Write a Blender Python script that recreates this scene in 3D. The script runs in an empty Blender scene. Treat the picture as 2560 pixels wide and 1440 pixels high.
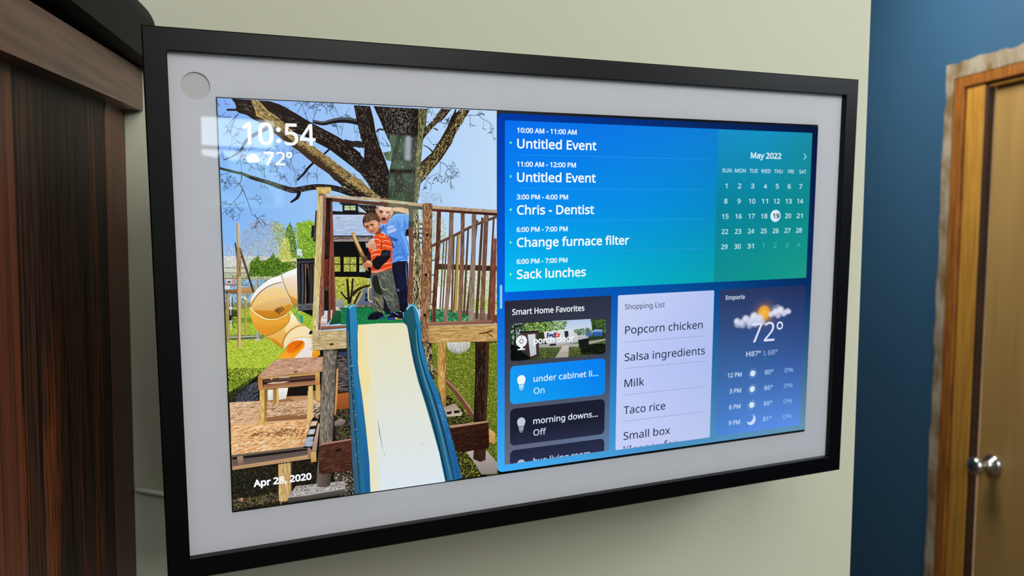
import bpy, bmesh, math, json
import numpy as np
from mathutils import Vector, Matrix
from mathutils.geometry import tessellate_polygon
S = bpy.context.scene
COL = S.collection
# ------------------------------------------------------------------ camera, light, exposure
cam_d = bpy.data.cameras.new('camera'); cam = bpy.data.objects.new('camera', cam_d); COL.objects.link(cam)
EYE = Vector((0, 0, 1.58))
cam.matrix_world = Matrix(((0.98319, 0.00571, -0.1825, EYE.x), (-0.18246, 0.06922, -0.98077, EYE.y), (0.00703, 0.99759, 0.0691, EYE.z), (0, 0, 0, 1)))
cam_d.sensor_width = 36; cam_d.lens = 36*2005.3/2560; cam_d.clip_start = 0.02
cam_d.dof.use_dof = True; cam_d.dof.focus_distance = 0.40; cam_d.dof.aperture_fstop = 14
S.camera = cam
S.view_settings.view_transform = 'Standard'; S.view_settings.look = 'None'
S.view_settings.exposure = 0; S.view_settings.gamma = 1; S.view_settings.use_curve_mapping = False
w = bpy.data.worlds.new('daylight'); S.world = w; w.use_nodes = True
w.node_tree.nodes['Background'].inputs[0].default_value = (0.74, 0.88, 1, 1); w.node_tree.nodes['Background'].inputs[1].default_value = 15
def area(name, loc, target, size, power, col):
    l = bpy.data.lights.new(name, 'AREA'); l.size = size; l.energy = power; l.color = col
    o = bpy.data.objects.new(name, l); COL.objects.link(o); o.location = loc
    o.rotation_euler = (Vector(target)-Vector(loc)).to_track_quat('-Z', 'Y').to_euler(); return o
area('overhead_fill', (0.35, -0.6, 2.5), (0.35, -0.45, 0), 1.0, 12, (1, 0.985, 0.94))  # unseen area light added overhead as general room fill
area('side_fill', (1.45, -.25, 2.2), (0.25, 0.45, 1.55), 0.5, 16, (0.9, 0.96, 1))  # unseen light added at the right to brighten mat and frame side
area('front_fill', (0.85, -1.45, 2.3), (0.15, 0.45, 1.5), 0.7, 17.5, (1, 0.99, 0.95))  # added fill from behind the camera, lights the display frontally; no window there
area('hall_fill', (1.0, 1.9, 2.5), (1.5, 1.9, 1.2), 0.5, 15, (1, 0.95, 0.88))  # added light to lift the blue wall and door, no fixture behind it

# ------------------------------------------------------------------ helpers
def lin(h):
    c = np.array([int(h[i:i+2], 16) for i in (0, 2, 4)])/255
    return np.where(c <= .04045, c/12.92, ((c+.055)/1.055)**2.4)
def hexmat(name, h, rough=.5, spec=.5, metal=0, noise=None, bump=None, coat=0):
    m = bpy.data.materials.new(name); m.use_nodes = True; n = m.node_tree; b = n.nodes['Principled BSDF']
    b.inputs['Base Color'].default_value = (*lin(h), 1); b.inputs['Roughness'].default_value = rough
    b.inputs['Metallic'].default_value = metal; b.inputs['Specular IOR Level'].default_value = spec; b.inputs['Coat Weight'].default_value = coat
    tc = n.nodes.new('ShaderNodeTexCoord')
    if noise:      # (scale xyz, second colour, amount low, amount high)
        mp = n.nodes.new('ShaderNodeMapping'); mp.inputs['Scale'].default_value = noise[0]; n.links.new(tc.outputs['Object'], mp.inputs[0])
        t = n.nodes.new('ShaderNodeTexNoise'); t.inputs['Scale'].default_value = 1; t.inputs['Detail'].default_value = 8; t.inputs['Roughness'].default_value = .6; n.links.new(mp.outputs[0], t.inputs[0])
        r = n.nodes.new('ShaderNodeValToRGB'); r.color_ramp.elements[0].position = noise[2]; r.color_ramp.elements[1].position = noise[3]
        r.color_ramp.elements[0].color = (*lin(h), 1); r.color_ramp.elements[1].color = (*lin(noise[1]), 1)
        n.links.new(t.outputs[0], r.inputs[0]); n.links.new(r.outputs[0], b.inputs['Base Color'])
    if bump:
        t2 = n.nodes.new('ShaderNodeTexNoise'); t2.inputs['Scale'].default_value = bump[0]; t2.inputs['Detail'].default_value = 4; n.links.new(tc.outputs['Object'], t2.inputs[0])
        bp = n.nodes.new('ShaderNodeBump'); bp.inputs['Strength'].default_value = bump[1]; bp.inputs['Distance'].default_value = .001; n.links.new(t2.outputs[0], bp.inputs['Height']); n.links.new(bp.outputs[0], b.inputs['Normal'])
    return m
def link(name, me, mat=None, parent=None, **props):
    o = bpy.data.objects.new(name, me); COL.objects.link(o)
    if mat: me.materials.append(mat)
    if parent: o.parent = parent
    for k, v in props.items(): o[k] = v
    return o
def bm_obj(name, bm, mat, parent=None, bevel=0, smooth=False, **props):
    if bevel: bmesh.ops.bevel(bm, geom=bm.edges[:], offset=bevel, segments=2, affect='EDGES', profile=.5)
    bmesh.ops.recalc_face_normals(bm, faces=bm.faces[:])
    me = bpy.data.meshes.new(name); bm.to_mesh(me); bm.free()
    if smooth:
        for f in me.polygons: f.use_smooth = True
    return link(name, me, mat, parent, **props)
def box(bm, x0, x1, y0, y1, z0, z1):
    v = [bm.verts.new((x, y, z)) for x in (x0, x1) for y in (y0, y1) for z in (z0, z1)]
    for f in ((0, 1, 3, 2), (4, 6, 7, 5), (0, 4, 5, 1), (2, 3, 7, 6), (0, 2, 6, 4), (1, 5, 7, 3)): bm.faces.new([v[i] for i in f])
def boxo(name, b, mat, parent=None, bevel=0, **props):
    bm = bmesh.new(); box(bm, *b); return bm_obj(name, bm, mat, parent, bevel, **props)
def lathe(bm, prof, seg, axis_m):   # prof: (r, h) list
    rings = []
    for r, hh in prof: rings.append([bm.verts.new(axis_m @ Vector((r*math.cos(2*math.pi*i/seg), r*math.sin(2*math.pi*i/seg), hh))) for i in range(seg)])
    for a, b2 in zip(rings, rings[1:]):
        for i in range(seg): bm.faces.new((a[i], a[(i+1) % seg], b2[(i+1) % seg], b2[i]))
    bm.faces.new(rings[-1]); bm.faces.new(rings[0][::-1])

# ------------------------------------------------------------------ materials
def paint(name, h, h2, bumps): return hexmat(name, h, .6, .3, noise=((3, 3, 3), h2, .3, .7), bump=(bumps, .1))
M_cream = paint('cream_paint', 'b2b29c', 'b8b8a4', 260)
M_blue = paint('blue_paint', '305878', '345c7c', 120)
M_white = hexmat('white_ceiling_paint', 'd8d6cc', .7, bump=(90, .2))
M_floor = hexmat('brown_floor', '6a5240', .5, noise=((2, 14, 2), '4a3628', .3, .7))
def wood_mat(name, dark, mid, scale, rough=.3, lo=.42, hi=.62, coat=0):
    return hexmat(name, dark, rough, .5, noise=(scale, mid, lo, hi), coat=coat)
# walnut side panel: dark straight grain with pores and large reddish-brown patches
def walnut():
    m = bpy.data.materials.new('stained_wood'); m.use_nodes = True; n = m.node_tree; b = n.nodes['Principled BSDF']; L = n.links
    tc = n.nodes.new('ShaderNodeTexCoord')
    def noise(scale, detail=6, dist=0):
        mp = n.nodes.new('ShaderNodeMapping'); mp.inputs['Scale'].default_value = scale; L.new(tc.outputs['Object'], mp.inputs[0])
        t = n.nodes.new('ShaderNodeTexNoise'); t.inputs['Scale'].default_value = 1; t.inputs['Detail'].default_value = detail; t.inputs['Distortion'].default_value = dist; L.new(mp.outputs[0], t.inputs[0]); return t.outputs[0]
    def ramp(src, stops):
        r = n.nodes.new('ShaderNodeValToRGB'); L.new(src, r.inputs[0]); e = r.color_ramp.elements
        while len(e) < len(stops): e.new(.5)
        for i, (p, c) in enumerate(stops): e[i].position = p; e[i].color = (*lin(c), 1)
        return r.outputs[0]
    def mix(f, a, c, mode='MIX'):
        x = n.nodes.new('ShaderNodeMix'); x.data_type = 'RGBA'; x.blend_type = mode
        if isinstance(f, float): x.inputs[0].default_value = f
        else: L.new(f, x.inputs[0])
        L.new(a, x.inputs[6]); L.new(c, x.inputs[7]); return x.outputs[2]
    broad = noise((1, 34, 3.2), 3, .6)
    base = ramp(broad, [(.38, '2a1a13'), (.54, '3c2418'), (.66, '743a16')])
    grain = ramp(noise((1, 420, 9), 8, .3), [(.36, '3a2a22'), (.52, 'ffffff')])
    pore = ramp(noise((1, 900, 30), 5, .2), [(.36, '554a44'), (.46, 'ffffff')])
    c = mix(1., base, grain, 'MULTIPLY'); c = mix(1., c, pore, 'MULTIPLY')
    L.new(c, b.inputs['Base Color']); b.inputs['Roughness'].default_value = .5; b.inputs['Specular IOR Level'].default_value = .16
    return m
M_walnut = walnut()
M_stile = wood_mat('orange_brown_wood', '5a2a10', '34180a', (1, 260, 5), .5)
M_bstile = wood_mat('mid_brown_wood', '5e3216', '3c1e10', (1, 300, 5), .45)
M_stopshade = wood_mat('stop_shade_brown', '3a2008', '2a1606', (1, 90, 5), .6)  # shade between stop and door put into a dark brown
M_ledge = wood_mat('brown_ledge_wood', '5c3c2e', '44281e', (60, 9, 260), .38)
M_pine = wood_mat('pine_wood', 'c09038', 'a87428', (1, 90, 5), .5)
M_door = wood_mat('pale_birch_door', 'ae8f56', 'a07e46', (1, 30, 2.2), .4, .3, .75)
M_jamb = wood_mat('orange_jamb_wood', 'a06420', '75420f', (1, 120, 6), .5)
M_plaster = hexmat('bare_plaster', 'a49a88', .95, .1, noise=((14, 14, 9), '7a6440', .42, .62), bump=(300, .8))
M_chrome = hexmat('satin_steel', 'c8ccd0', .22, .5, 1)
M_black = hexmat('black_plastic', '141319', .42, .5)
M_frame = hexmat('charcoal_frame_plastic', '020203', .34, .16)
M_matte = hexmat('matt_black_metal', '050406', .7, .2)
M_mat = hexmat('pale_grey_mat', 'dcdee6', .7, .2)
M_lens = hexmat('grey_lens_cover', 'cfcdcf', .6, .2)
M_cable = hexmat('white_cable', 'd8d8d4', .5)
M_leaf = hexmat('green_leaves', '9ab88a', .7, noise=((3.5, 3.5, 5), '16200f', .42, .58))

# ------------------------------------------------------------------ setting
K = dict(kind='structure')
WY = 0.53
boxo('floor', (-1.6, 1.9, -2.1, 3.7, -0.05, 0), M_floor, **K)
boxo('ceiling', (-1.6, 1.9, -2.1, 3.7, 2.6, 2.65), M_white, **K)
boxo('wall_back', (-1.6, 0.359, WY, WY+.11, 0, 2.6), M_cream, bevel=.0015, **K)
boxo('wall_left', (-1.7, -1.6, -2.1, 3.7, 0, 2.6), M_cream, **K)
boxo('wall_far', (-1.6, 1.9, 3.6, 3.7, 0, 2.6), M_blue, **K)
# blue wall with a rough door opening
XB = 1.656
DY0, DY1, DZ = 1.17, 2.045, 2.028
bm = bmesh.new()
box(bm, XB, XB+.12, -2.1, DY0, 0, 2.6); box(bm, XB, XB+.12, DY1, 3.6, 0, 2.6); box(bm, XB, XB+.12, DY0, DY1, DZ, 2.6)
bm_obj('wall_right', bm, M_blue, **K)
# camera-side wall with two windows
W1 = (0.52, 0.80, 1.465, 1.765); W2 = (1.19, 1.345, 1.415, 1.745)
bm = bmesh.new(); ys, ye = -2.1, -2.0
box(bm, -1.6, W1[0], ys, ye, 0, 2.6); box(bm, W1[1], W2[0], ys, ye, 0, 2.6); box(bm, W2[1], XB, ys, ye, 0, 2.6)
for W in (W1, W2): box(bm, W[0], W[1], ys, ye, 0, W[2]); box(bm, W[0], W[1], ys, ye, W[3], 2.6)
bm_obj('wall_front', bm, M_cream, **K)
for i, W in enumerate((W1, W2)):
    bm = bmesh.new(); t = .012
    box(bm, W[0]-.02, W[0]+t*.4, ye-.03, ye+.012, W[2]-.02, W[3]+.02); box(bm, W[1]-t*.4, W[1]+.02, ye-.03, ye+.012, W[2]-.02, W[3]+.02)
    box(bm, W[0], W[1], ye-.03, ye+.012, W[2]-.02, W[2]+.004); box(bm, W[0], W[1], ye-.03, ye+.012, W[3]-.004, W[3]+.02)
    if i: box(bm, W[0], W[1], ye-.03, ye+.012, 1.60, 1.615)
    else: box(bm, W[0], W[1], ye-.03, ye+.012, 1.655, 1.668)
    bm_obj('window_%d' % (i+1), bm, M_white, **K)
# hedges outside, seen only as reflections in the display glass
rng = np.random.default_rng(5)
def hedge(cx, cy, r, h):
    bm = bmesh.new()
    bmesh.ops.create_icosphere(bm, subdivisions=4, radius=1)
    for v in bm.verts:
        k = 1+.16*math.sin(9*v.co.x+3*v.co.y)*math.sin(8*v.co.z+2)+.08*rng.normal()
        q = [math.copysign(abs(c_)**.55, c_) for c_ in v.co]
        v.co = Vector((cx+q[0]*r*k, cy+q[1]*r*k, max(0, h*.5+q[2]*h*.5*k)))
    return bm
HD = [(1.72, -5.2, .55, 1.62, 'round green bush outside the window nearer the corner'), (3.0, -5.6, .40, 1.66, 'green bush outside the narrow window')]
HD.append((3.55, -6.95, .23, 2.12, 'tall slim green bush outside the narrow window'))
for cx, cy, r_, h_, lb in HD:
    bm_obj('bush', hedge(cx, cy, r_, h_), M_leaf, smooth=True, label=lb, category='bush')
boxo('ground', (-6, 8, -12, -2.1, -.1, -.02), hexmat('lawn', '6a8a3c', .9, noise=((2, 2, 2), '4a6a2c', .3, .7)), **K)

# bare plaster edge round the door opening, ragged
def ragged(path_y0, path_y1, z0, z1, name, horiz=False):
    bm = bmesh.new(); N = 60; fr = []
    rg = np.random.default_rng(3)
    for i in range(N+1):
        t = i/N; j = rg.normal()*.0018+.0022*math.sin(t*31)+.0018*math.sin(t*83)
        if horiz: a = path_y0+(path_y1-path_y0)*t; row = [(XB-.004, a, z0), (XB-.006, a, z1+j), (XB+.001, a, z1+j+.002), (XB+.001, a, z0)]
        else: a = z0+(z1-z0)*t; row = [(XB-.004, path_y0, a), (XB-.006, path_y1+j, a), (XB+.001, path_y1+j+.002, a), (XB+.001, path_y0, a)]
        fr.append([bm.verts.new(p) for p in row])
    for a, b2 in zip(fr, fr[1:]):
        for k in range(4): bm.faces.new((a[k], a[(k+1) % 4], b2[(k+1) % 4], b2[k]))
    bm.faces.new(fr[0]); bm.faces.new(fr[-1][::-1])
    return bm_obj(name, bm, M_plaster, **K)
ragged(DY1, 2.075, 0, 2.066, 'trim_1'); ragged(DY0, 2.075, DZ-.004, 2.066, 'trim_2', True)
# door frame pieces and door
door = bpy.data.objects.new('door_1', None); COL.objects.link(door); door.location = (XB+.05, 1.6, 0); door['kind'] = 'structure'
OFF = Vector((XB+.05, 1.6, 0))
def dbox(name, b, mat, par=None, bevel=.002, **pr):
    b = (b[0]-OFF.x, b[1]-OFF.x, b[2]-OFF.y, b[3]-OFF.y, b[4], b[5]); return boxo(name, b, mat, par or door, bevel, **pr)
dbox('jamb', (XB-.002, XB+.10, 2.008, 2.0445, 0, DZ-.001), M_jamb, label='orange-brown edge of the door jamb')
dbox('head_jamb', (XB-.002, XB+.10, DY0+.001, 2.008, DZ-.034, DZ-.0005), M_jamb)
dbox('door_stop', (XB+.006, XB+.10, 1.938, 2.004, 0, DZ-.036), M_pine)
dbox('door_slab', (XB+.030, XB+.070, 1.20, 1.926, .01, DZ-.046), M_door, label='pale birch veneer door leaf')
dbox('stop_shade_strip', (XB+.008, XB+.0305, 1.927, 1.9378, .01, DZ-.037), M_stopshade, label='dark brown strip standing in for the shade beside the stop')  # added strip, its dark colour stands for the shadow at the stop's side
dbox('head_stop', (XB+.012, XB+.10, DY0+.001, 1.936, DZ-.046, DZ-.036), M_pine)
bm = bmesh.new()
KM = Matrix.Translation(Vector((XB+.030, 1.872, .957))-OFF) @ Matrix.Rotation(-math.pi/2, 4, 'Y')
lathe(bm, [(.029, 0), (.030, .004), (.026, .010), (.014, .016), (.0115, .030), (.013, .036), (.022, .042), (.0255, .052), (.024, .062), (.016, .068), (.006, .0695)], 32, KM)
kn = bm_obj('knob', bm, M_chrome, door, smooth=True, label='round satin steel door knob')
bm = bmesh.new(); lathe(bm, [(.0055, .0), (.0055, .003)], 16, KM @ Matrix.Translation((0, 0, .0675))); bm_obj('keyhole', bm, M_black, kn)

# ------------------------------------------------------------------ wood cabinet at the left
XP = -.1425
cab = bpy.data.objects.new('wood_cabinet', None); COL.objects.link(cab); cab.location = (-.35, .2, 0)
cab['label'] = 'tall dark stained wood cabinet at the left edge, against the cream wall'; cab['category'] = 'cabinet'
def cbox(name, b, mat, bevel=.0008, **pr):
    return boxo(name, (b[0]+.35, b[1]+.35, b[2]-.2, b[3]-.2, b[4], b[5]), mat, cab, bevel, **pr)
cbox('side_panel', (-.55, XP, -.30, WY-.0005, 0, 2.1), M_walnut, label='dark walnut side panel with upright grain')
cbox('front_stile', (XP-.02, XP+.0012, -.30, .3660, .02, 1.70), M_stile, label='orange-brown upright edge strip')
cbox('back_stile', (XP-.02, XP+.0006, .491, WY-.001, .02, 1.655), M_bstile, label='brown upright strip of the side panel next to the wall')
def prism(name, prof0, prof1, mat, parent=None, off=(0, 0, 0), smooth=False, **pr):
    bm = bmesh.new(); a = [bm.verts.new(Vector(p)-Vector(off)) for p in prof0]; b2 = [bm.verts.new(Vector(p)-Vector(off)) for p in prof1]
    n = len(a)
    for i in range(n): bm.faces.new((a[i], a[(i+1) % n], b2[(i+1) % n], b2[i]))
    bm.faces.new(a[::-1]); bm.faces.new(b2)
    return bm_obj(name, bm, mat, parent, smooth=smooth, **pr)
XL = -.1315; y0, y1 = .05, WY-.001
zb = lambda y: 1.6525+(WY-y)*(-.032); zt = lambda y: 1.6772+(WY-y)*(-.032)
prism('ledge_board', [(XP-.01, y0, zb(y0)), (XL, y0, zb(y0)), (XL, y0, zt(y0)), (XP-.01, y0, zt(y0))], [(XP-.01, y1, zb(y1)), (XL, y1, zb(y1)), (XL, y1, zt(y1)), (XP-.01, y1, zt(y1))], M_ledge, cab, (-.35, .2, 0), label='horizontal brown board along the top of the side panel')
# rounded black bracket above the ledge
def ray(u, v):
    d = cam.matrix_world.to_3x3() @ Vector(((u-1280)/2005.3, (720-v)/2005.3, -1)); return d
YB = .50
out = [(XP+.001, 1.6785), (-.1228, 1.6785), (-.1230, 1.6990), (-.1234, 1.7039), (-.1243, 1.7070), (-.1256, 1.7098), (-.1272, 1.7124), (-.1292, 1.7147), (-.1318, 1.7169), (-.1350, 1.7186), (-.1385, 1.7196), (XP+.001, 1.7199)]
mount = bpy.data.objects.new('wall_mount', None); COL.objects.link(mount); mount.location = (-.12, .5, 1.68)
mount['label'] = 'matt black rounded bracket above the wooden ledge, behind the display\'s top left corner'; mount['category'] = 'bracket'
mo = (-.12, .5, 1.68)
prism('bracket_body', [(x, .30, z) for x, z in out], [(x, WY-.001, z) for x, z in out], M_matte, mount, mo, smooth=False)
prism('arm', [(-.09, WY-.001, 1.62), (.02, WY-.001, 1.62), (.02, WY-.001, 1.50), (-.09, WY-.001, 1.50)], [(-.05, .436, 1.60), (.01, .452, 1.60), (.01, .452, 1.52), (-.05, .436, 1.52)], M_matte, mount, mo)
# cable on the wall
def tube(name, pts, r, mat, seg=10, **pr):
    bm = bmesh.new(); rings = []
    for i, p in enumerate(pts):
        p = Vector(p); d = (Vector(pts[min(i+1, len(pts)-1)])-Vector(pts[max(i-1, 0)])).normalized()
        u = d.cross(Vector((0, 1, .01))).normalized(); v = d.cross(u)
        rings.append([bm.verts.new(p+u*r*math.cos(2*math.pi*k/seg)+v*r*math.sin(2*math.pi*k/seg)) for k in range(seg)])
    for a, b2 in zip(rings, rings[1:]):
        for k in range(seg): bm.faces.new((a[k], a[(k+1) % seg], b2[(k+1) % seg], b2[k]))
    bm.faces.new(rings[0][::-1]); bm.faces.new(rings[-1])
    return bm_obj(name, bm, mat, smooth=True, **pr)
tube('power_cable', [(-.141+.01*i, WY-.0018, 1.4175-.0023*i-.00002*i*i) for i in range(9)], .0017, M_cable, label='thin pale cable running along the cream wall behind the display\'s left edge', category='cable')

# ------------------------------------------------------------------ the smart display
disp = bpy.data.objects.new('smart_display', None); COL.objects.link(disp)
disp['label'] = 'large wall-mounted smart display with black frame, pale mat border and lit screen'; disp['category'] = 'smart display'
R = Matrix(((0.977, -0.01326, 0.21284), (0.21212, -0.04243, -0.97632), (0.02197, 0.99901, -0.03864)))
disp.matrix_world = Matrix.Translation((0.10646, 0.42147, 1.54693)) @ R.to_4x4()
SX = .3461/1924; SY = .1924876/1084
def lx(u): return (u-960)*SX
def ly(v): return (540-v)*SY
CX, CY = -.00036, .00009
AW, AH, OW, OH, ZF = .19210, .11462, .20190, .12464, .0030
bm = bmesh.new()
def rect_ring(hw, hh, z): return [bm.verts.new((CX+sx*hw, CY+sy*hh, z)) for sx, sy in ((-1, -1), (1, -1), (1, 1), (-1, 1))]
ch = .0006
loops = [rect_ring(AW, AH, -.0022), rect_ring(AW, AH, ZF-ch*.5), rect_ring(AW+ch*.5, AH+ch*.5, ZF), rect_ring(OW-ch, OH-ch, ZF), rect_ring(OW, OH, ZF-ch), rect_ring(OW, OH, -.0250), rect_ring(OW-.01, OH-.01, -.0250)]
for a, b2 in zip(loops, loops[1:]):
    for k in range(4): bm.faces.new((a[k], a[(k+1) % 4], b2[(k+1) % 4], b2[k]))
frame = bm_obj('frame', bm, M_frame, disp, label='black picture-frame style bezel')
bm = bmesh.new(); box(bm, -.17, .17, -.10, .10, -.031, -.0225); box(bm, -.196, .196, -.118, .118, -.0226, -.0030); bm_obj('back_cover', bm, M_black, disp)
# mat with the round lens recess
cc = (-.18145, .10080); cr = .00602
def mat_board():
    bm = bmesh.new(); nseg = 48
    circ = [Vector((cc[0]+cr*math.cos(2*math.pi*i/nseg), cc[1]+cr*math.sin(2*math.pi*i/nseg), 0)) for i in range(nseg)]
    outer = [Vector((CX-AW-.002, CY-AH-.002, 0)), Vector((CX+AW+.002, CY-AH-.002, 0)), Vector((CX+AW+.002, CY+AH+.002, 0)), Vector((CX-AW-.002, CY+AH+.002, 0))]
    tris = tessellate_polygon([outer, circ]); pts = outer+circ
    Z0, Z1 = -.0006, -.0020
    vs = [bm.verts.new((p.x, p.y, Z0)) for p in pts]
    for t in tris: bm.faces.new([vs[i] for i in t])
    lo = [bm.verts.new((p.x, p.y, Z1)) for p in circ]
    for i in range(nseg): bm.faces.new((vs[4+i], vs[4+(i+1) % nseg], lo[(i+1) % nseg], lo[i]))
    return bm_obj('mat_board', bm, M_mat, disp, label='pale grey mat border round the screen')
mat_o = mat_board()
bm = bmesh.new(); lathe(bm, [(cr-.00004, 0), (cr-.00008, .0001)], 48, Matrix.Translation((cc[0], cc[1], -.00175))); bm_obj('camera_cover', bm, M_lens, disp, label='round grey sliding cover over the camera')

# screen materials: emission from a colour attribute
def print_mat(name, alpha=False):
    m = bpy.data.materials.new(name); m.use_nodes = True; n = m.node_tree; n.nodes.clear()
    o = n.nodes.new('ShaderNodeOutputMaterial'); e = n.nodes.new('ShaderNodeEmission'); a = n.nodes.new('ShaderNodeAttribute'); a.attribute_name = 'Col'
    n.links.new(a.outputs['Color'], e.inputs[0]); e.inputs[1].default_value = 1
    if alpha:
        t = n.nodes.new('ShaderNodeBsdfTransparent'); x = n.nodes.new('ShaderNodeMixShader'); n.links.new(a.outputs['Alpha'], x.inputs[0]); n.links.new(t.outputs[0], x.inputs[1]); n.links.new(e.outputs[0], x.inputs[2]); n.links.new(x.outputs[0], o.inputs[0])
    else: n.links.new(e.outputs[0], o.inputs[0])
    m.cycles.emission_sampling = 'NONE'; return m
M_print = print_mat('lit_screen_pixels'); M_soft = print_mat('lit_screen_pixels_soft', True)
Zs = .0000    # screen plane
screen = boxo('screen_panel', (lx(-2.6), lx(1922.6), ly(1082.6), ly(-2.6), -.0015, Zs-.00005), hexmat('black_glass', '020203', .3, .3), disp, label='black edge of the lit screen')
class Pic:
    def __init__(s, z0, dz, clip=None): s.V = []; s.C = []; s.T = []; s.n = 0; s.z = z0; s.dz = dz; s.clip = clip
    def add(s, P, c, tris, z=None):
        P = np.asarray(P, float); k = len(P)
        if s.clip is not None: P = np.stack([np.clip(P[:, 0], s.clip[0], s.clip[2]), np.clip(P[:, 1], s.clip[1], s.clip[3])], 1)
        zz = np.full(k, s.z) if z is None else z
        s.V.append(np.column_stack([(P[:, 0]-960)*SX, (540-P[:, 1])*SY, zz]))
        c = np.asarray(c, float)
        if c.ndim == 1: c = np.tile(c, (k, 1))
        if c.shape[1] == 3: c = np.column_stack([c, np.ones(k)])
        s.C.append(c); s.T.append(np.asarray(tris, int)+s.n); s.n += k
    def step(s): s.z += s.dz
    def poly(s, P, c, c2=None, hor=False):
        P = np.asarray(P, float).reshape(-1, 2); tr = tessellate_polygon([[Vector((x, y, 0)) for x, y in P]])
        if not tr: return
        col = lin(c)
        if c2:
            a = P[:, 0 if hor else 1]; t = ((a-a.min())/max(1e-6, np.ptp(a)))[:, None]
            ca = np.array([int(c[i:i+2], 16) for i in (0, 2, 4)]); cb = np.array([int(c2[i:i+2], 16) for i in (0, 2, 4)])
            x = (ca*(1-t)+cb*t)/255; col = np.where(x <= .04045, x/12.92, ((x+.055)/1.055)**2.4)
        s.add(P, col, [list(t) for t in tr]); s.step()
    def ribbon(s, P, W, c, end=True):
        P, W = smooth(P, W)
        d = np.gradient(P, axis=0); d /= np.linalg.norm(d, axis=1)[:, None]+1e-9; nn = np.column_stack([-d[:, 1], d[:, 0]])
        n = len(P); V = np.vstack([P+nn*W[:, None]/2, P-nn*W[:, None]/2])
        T = [[i, i+1, n+i] for i in range(n-1)]+[[i+1, n+i+1, n+i] for i in range(n-1)]
        s.add(V, lin(c), T); s.step()
    def quads(s, cen, ang, L, W, cols):
        n = len(cen); d = np.stack([np.cos(ang), np.sin(ang)], 1)*L[:, None]/2; e = np.stack([-np.sin(ang), np.cos(ang)], 1)*W[:, None]/2
        V = np.stack([cen-d, cen-d*.2+e, cen+d, cen+d*.2-e], 1).reshape(-1, 2)
        T = (np.arange(n)[:, None]*4+np.array([[0, 1, 2, 0, 2, 3]])).reshape(-1, 3)
        z = np.repeat(s.z+np.arange(n)/n*s.dz*3, 4)
        s.add(V, np.repeat(cols, 4, 0), T, z); s.z += s.dz*3
    def strokes(s, pal, n, L, W, a, da, P, rg):
        n = int(n*1.9)
        P = np.asarray(P, float).reshape(-1, 2); lo, hi = P.min(0), P.max(0); C = np.zeros((0, 2))
        for _ in range(12):
            q = lo+(hi-lo)*rg.random((n*2, 2)); C = np.vstack([C, q[inside(q, P)]])
            if len(C) >= n: break
        C = C[:n]; n = len(C)
        if not n: return
        pc = np.array([lin(x) for x in pal]); kw = 1.25; kl = 1.1
        if da <= 12: pc = pc*.65+pc.mean(0)*.35; kw = 1.0; kl = 1.5
        elif da <= 32: kw = 1.05; kl = 1.3
        cols = pc[rg.integers(0, len(pal), n)]*(1+rg.normal(0, .12, (n, 1)))
        s.quads(C, np.radians(a+rg.normal(0, da*.5, n)), L*kl*(.5+rg.random(n)), W*kw*(.6+.8*rg.random(n)), np.clip(cols, 0, 1))
    def along(s, pal, n, L, W, widths, P, rg):
        n = int(n*2)
        P, WW = smooth(P, widths); t = rg.random(n)*(len(P)-1); i = np.minimum(t.astype(int), len(P)-2); f = (t-i)[:, None]
        d = P[i+1]-P[i]; ang = np.arctan2(d[:, 1], d[:, 0]); nn = np.stack([-np.sin(ang), np.cos(ang)], 1)
        C = P[i]*(1-f)+P[i+1]*f+nn*(WW[i]*(rg.random(n)-.5))[:, None]
        pc = np.array([lin(x) for x in pal]); cols = pc[rg.integers(0, len(pal), n)]*(1+rg.normal(0, .12, (n, 1)))
        s.quads(C, ang+rg.normal(0, .14, n), L*1.25*(.5+rg.random(n)), W*1.15*(.6+.8*rg.random(n)), np.clip(cols, 0, 1))
    def twig(s, c, a, L, w, d, x, y, rg):
        n = 6; P = [(x, y)]; A = a
        for i in range(n): A += rg.normal(0, 9); P.append((P[-1][0]+L/n*math.cos(math.radians(A)), P[-1][1]+L/n*math.sin(math.radians(A))))
        z = s.z; s.ribbon(P, np.linspace(w, max(.9, w*.35), n+1), c); s.z = z
        if d > 0:
            for k in range(2+int(rg.random() < .6)):
                j = rg.integers(2, n+1); s.twig(c, A*.3+a*.7+rg.choice([-1, 1])*rg.uniform(25, 60), L*rg.uniform(.35, .6), max(.9, w*.6), d-1, *P[j], rg); s.z = z
    def run(s, cmds):
        rg = np.random.default_rng(11)
        for c in cmds:
            o = c[0]
            if o == 'G': s.grid(c[1].split(), *c[2])
            elif o in 'ph': cc2 = c[1].split(); s.poly(c[2], cc2[0], cc2[1] if len(cc2) > 1 else None, o == 'h')
            elif o == 'r': s.ribbon(c[3], c[2], c[1])
            elif o == 's': s.strokes(c[1].split(), *c[2:7], c[7], rg)
            elif o == 'b': s.along(c[1].split(), *c[2:6], c[6], rg)
            elif o == 't': s.twig(c[1], c[2], c[3], c[4], c[5], c[6][0], c[6][1], rg); s.step()
    def grid(s, cols, x0, y0, x1, y1, nx=24, ny=24, rad=0, alpha=None):
        G = np.array([[int(h[i:i+2], 16) for i in (0, 2, 4)] for h in cols]).reshape(3, 3, 3)/255
        u = np.linspace(0, 1, nx+1); v = np.linspace(0, 1, ny+1)
        if rad:
            ru = rad/(x1-x0); rv = rad/(y1-y0); th = np.linspace(0, math.pi/2, 7)
            u = np.unique(np.concatenate([u[(u > ru) & (u < 1-ru)], ru*(1-np.cos(th)), 1-ru*(1-np.cos(th))]))
            v = np.unique(np.concatenate([v[(v > rv) & (v < 1-rv)], rv*(1-np.cos(th)), 1-rv*(1-np.cos(th))]))
        UU, VV = np.meshgrid(u, v); X = x0+(x1-x0)*UU; Y = y0+(y1-y0)*VV
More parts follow.
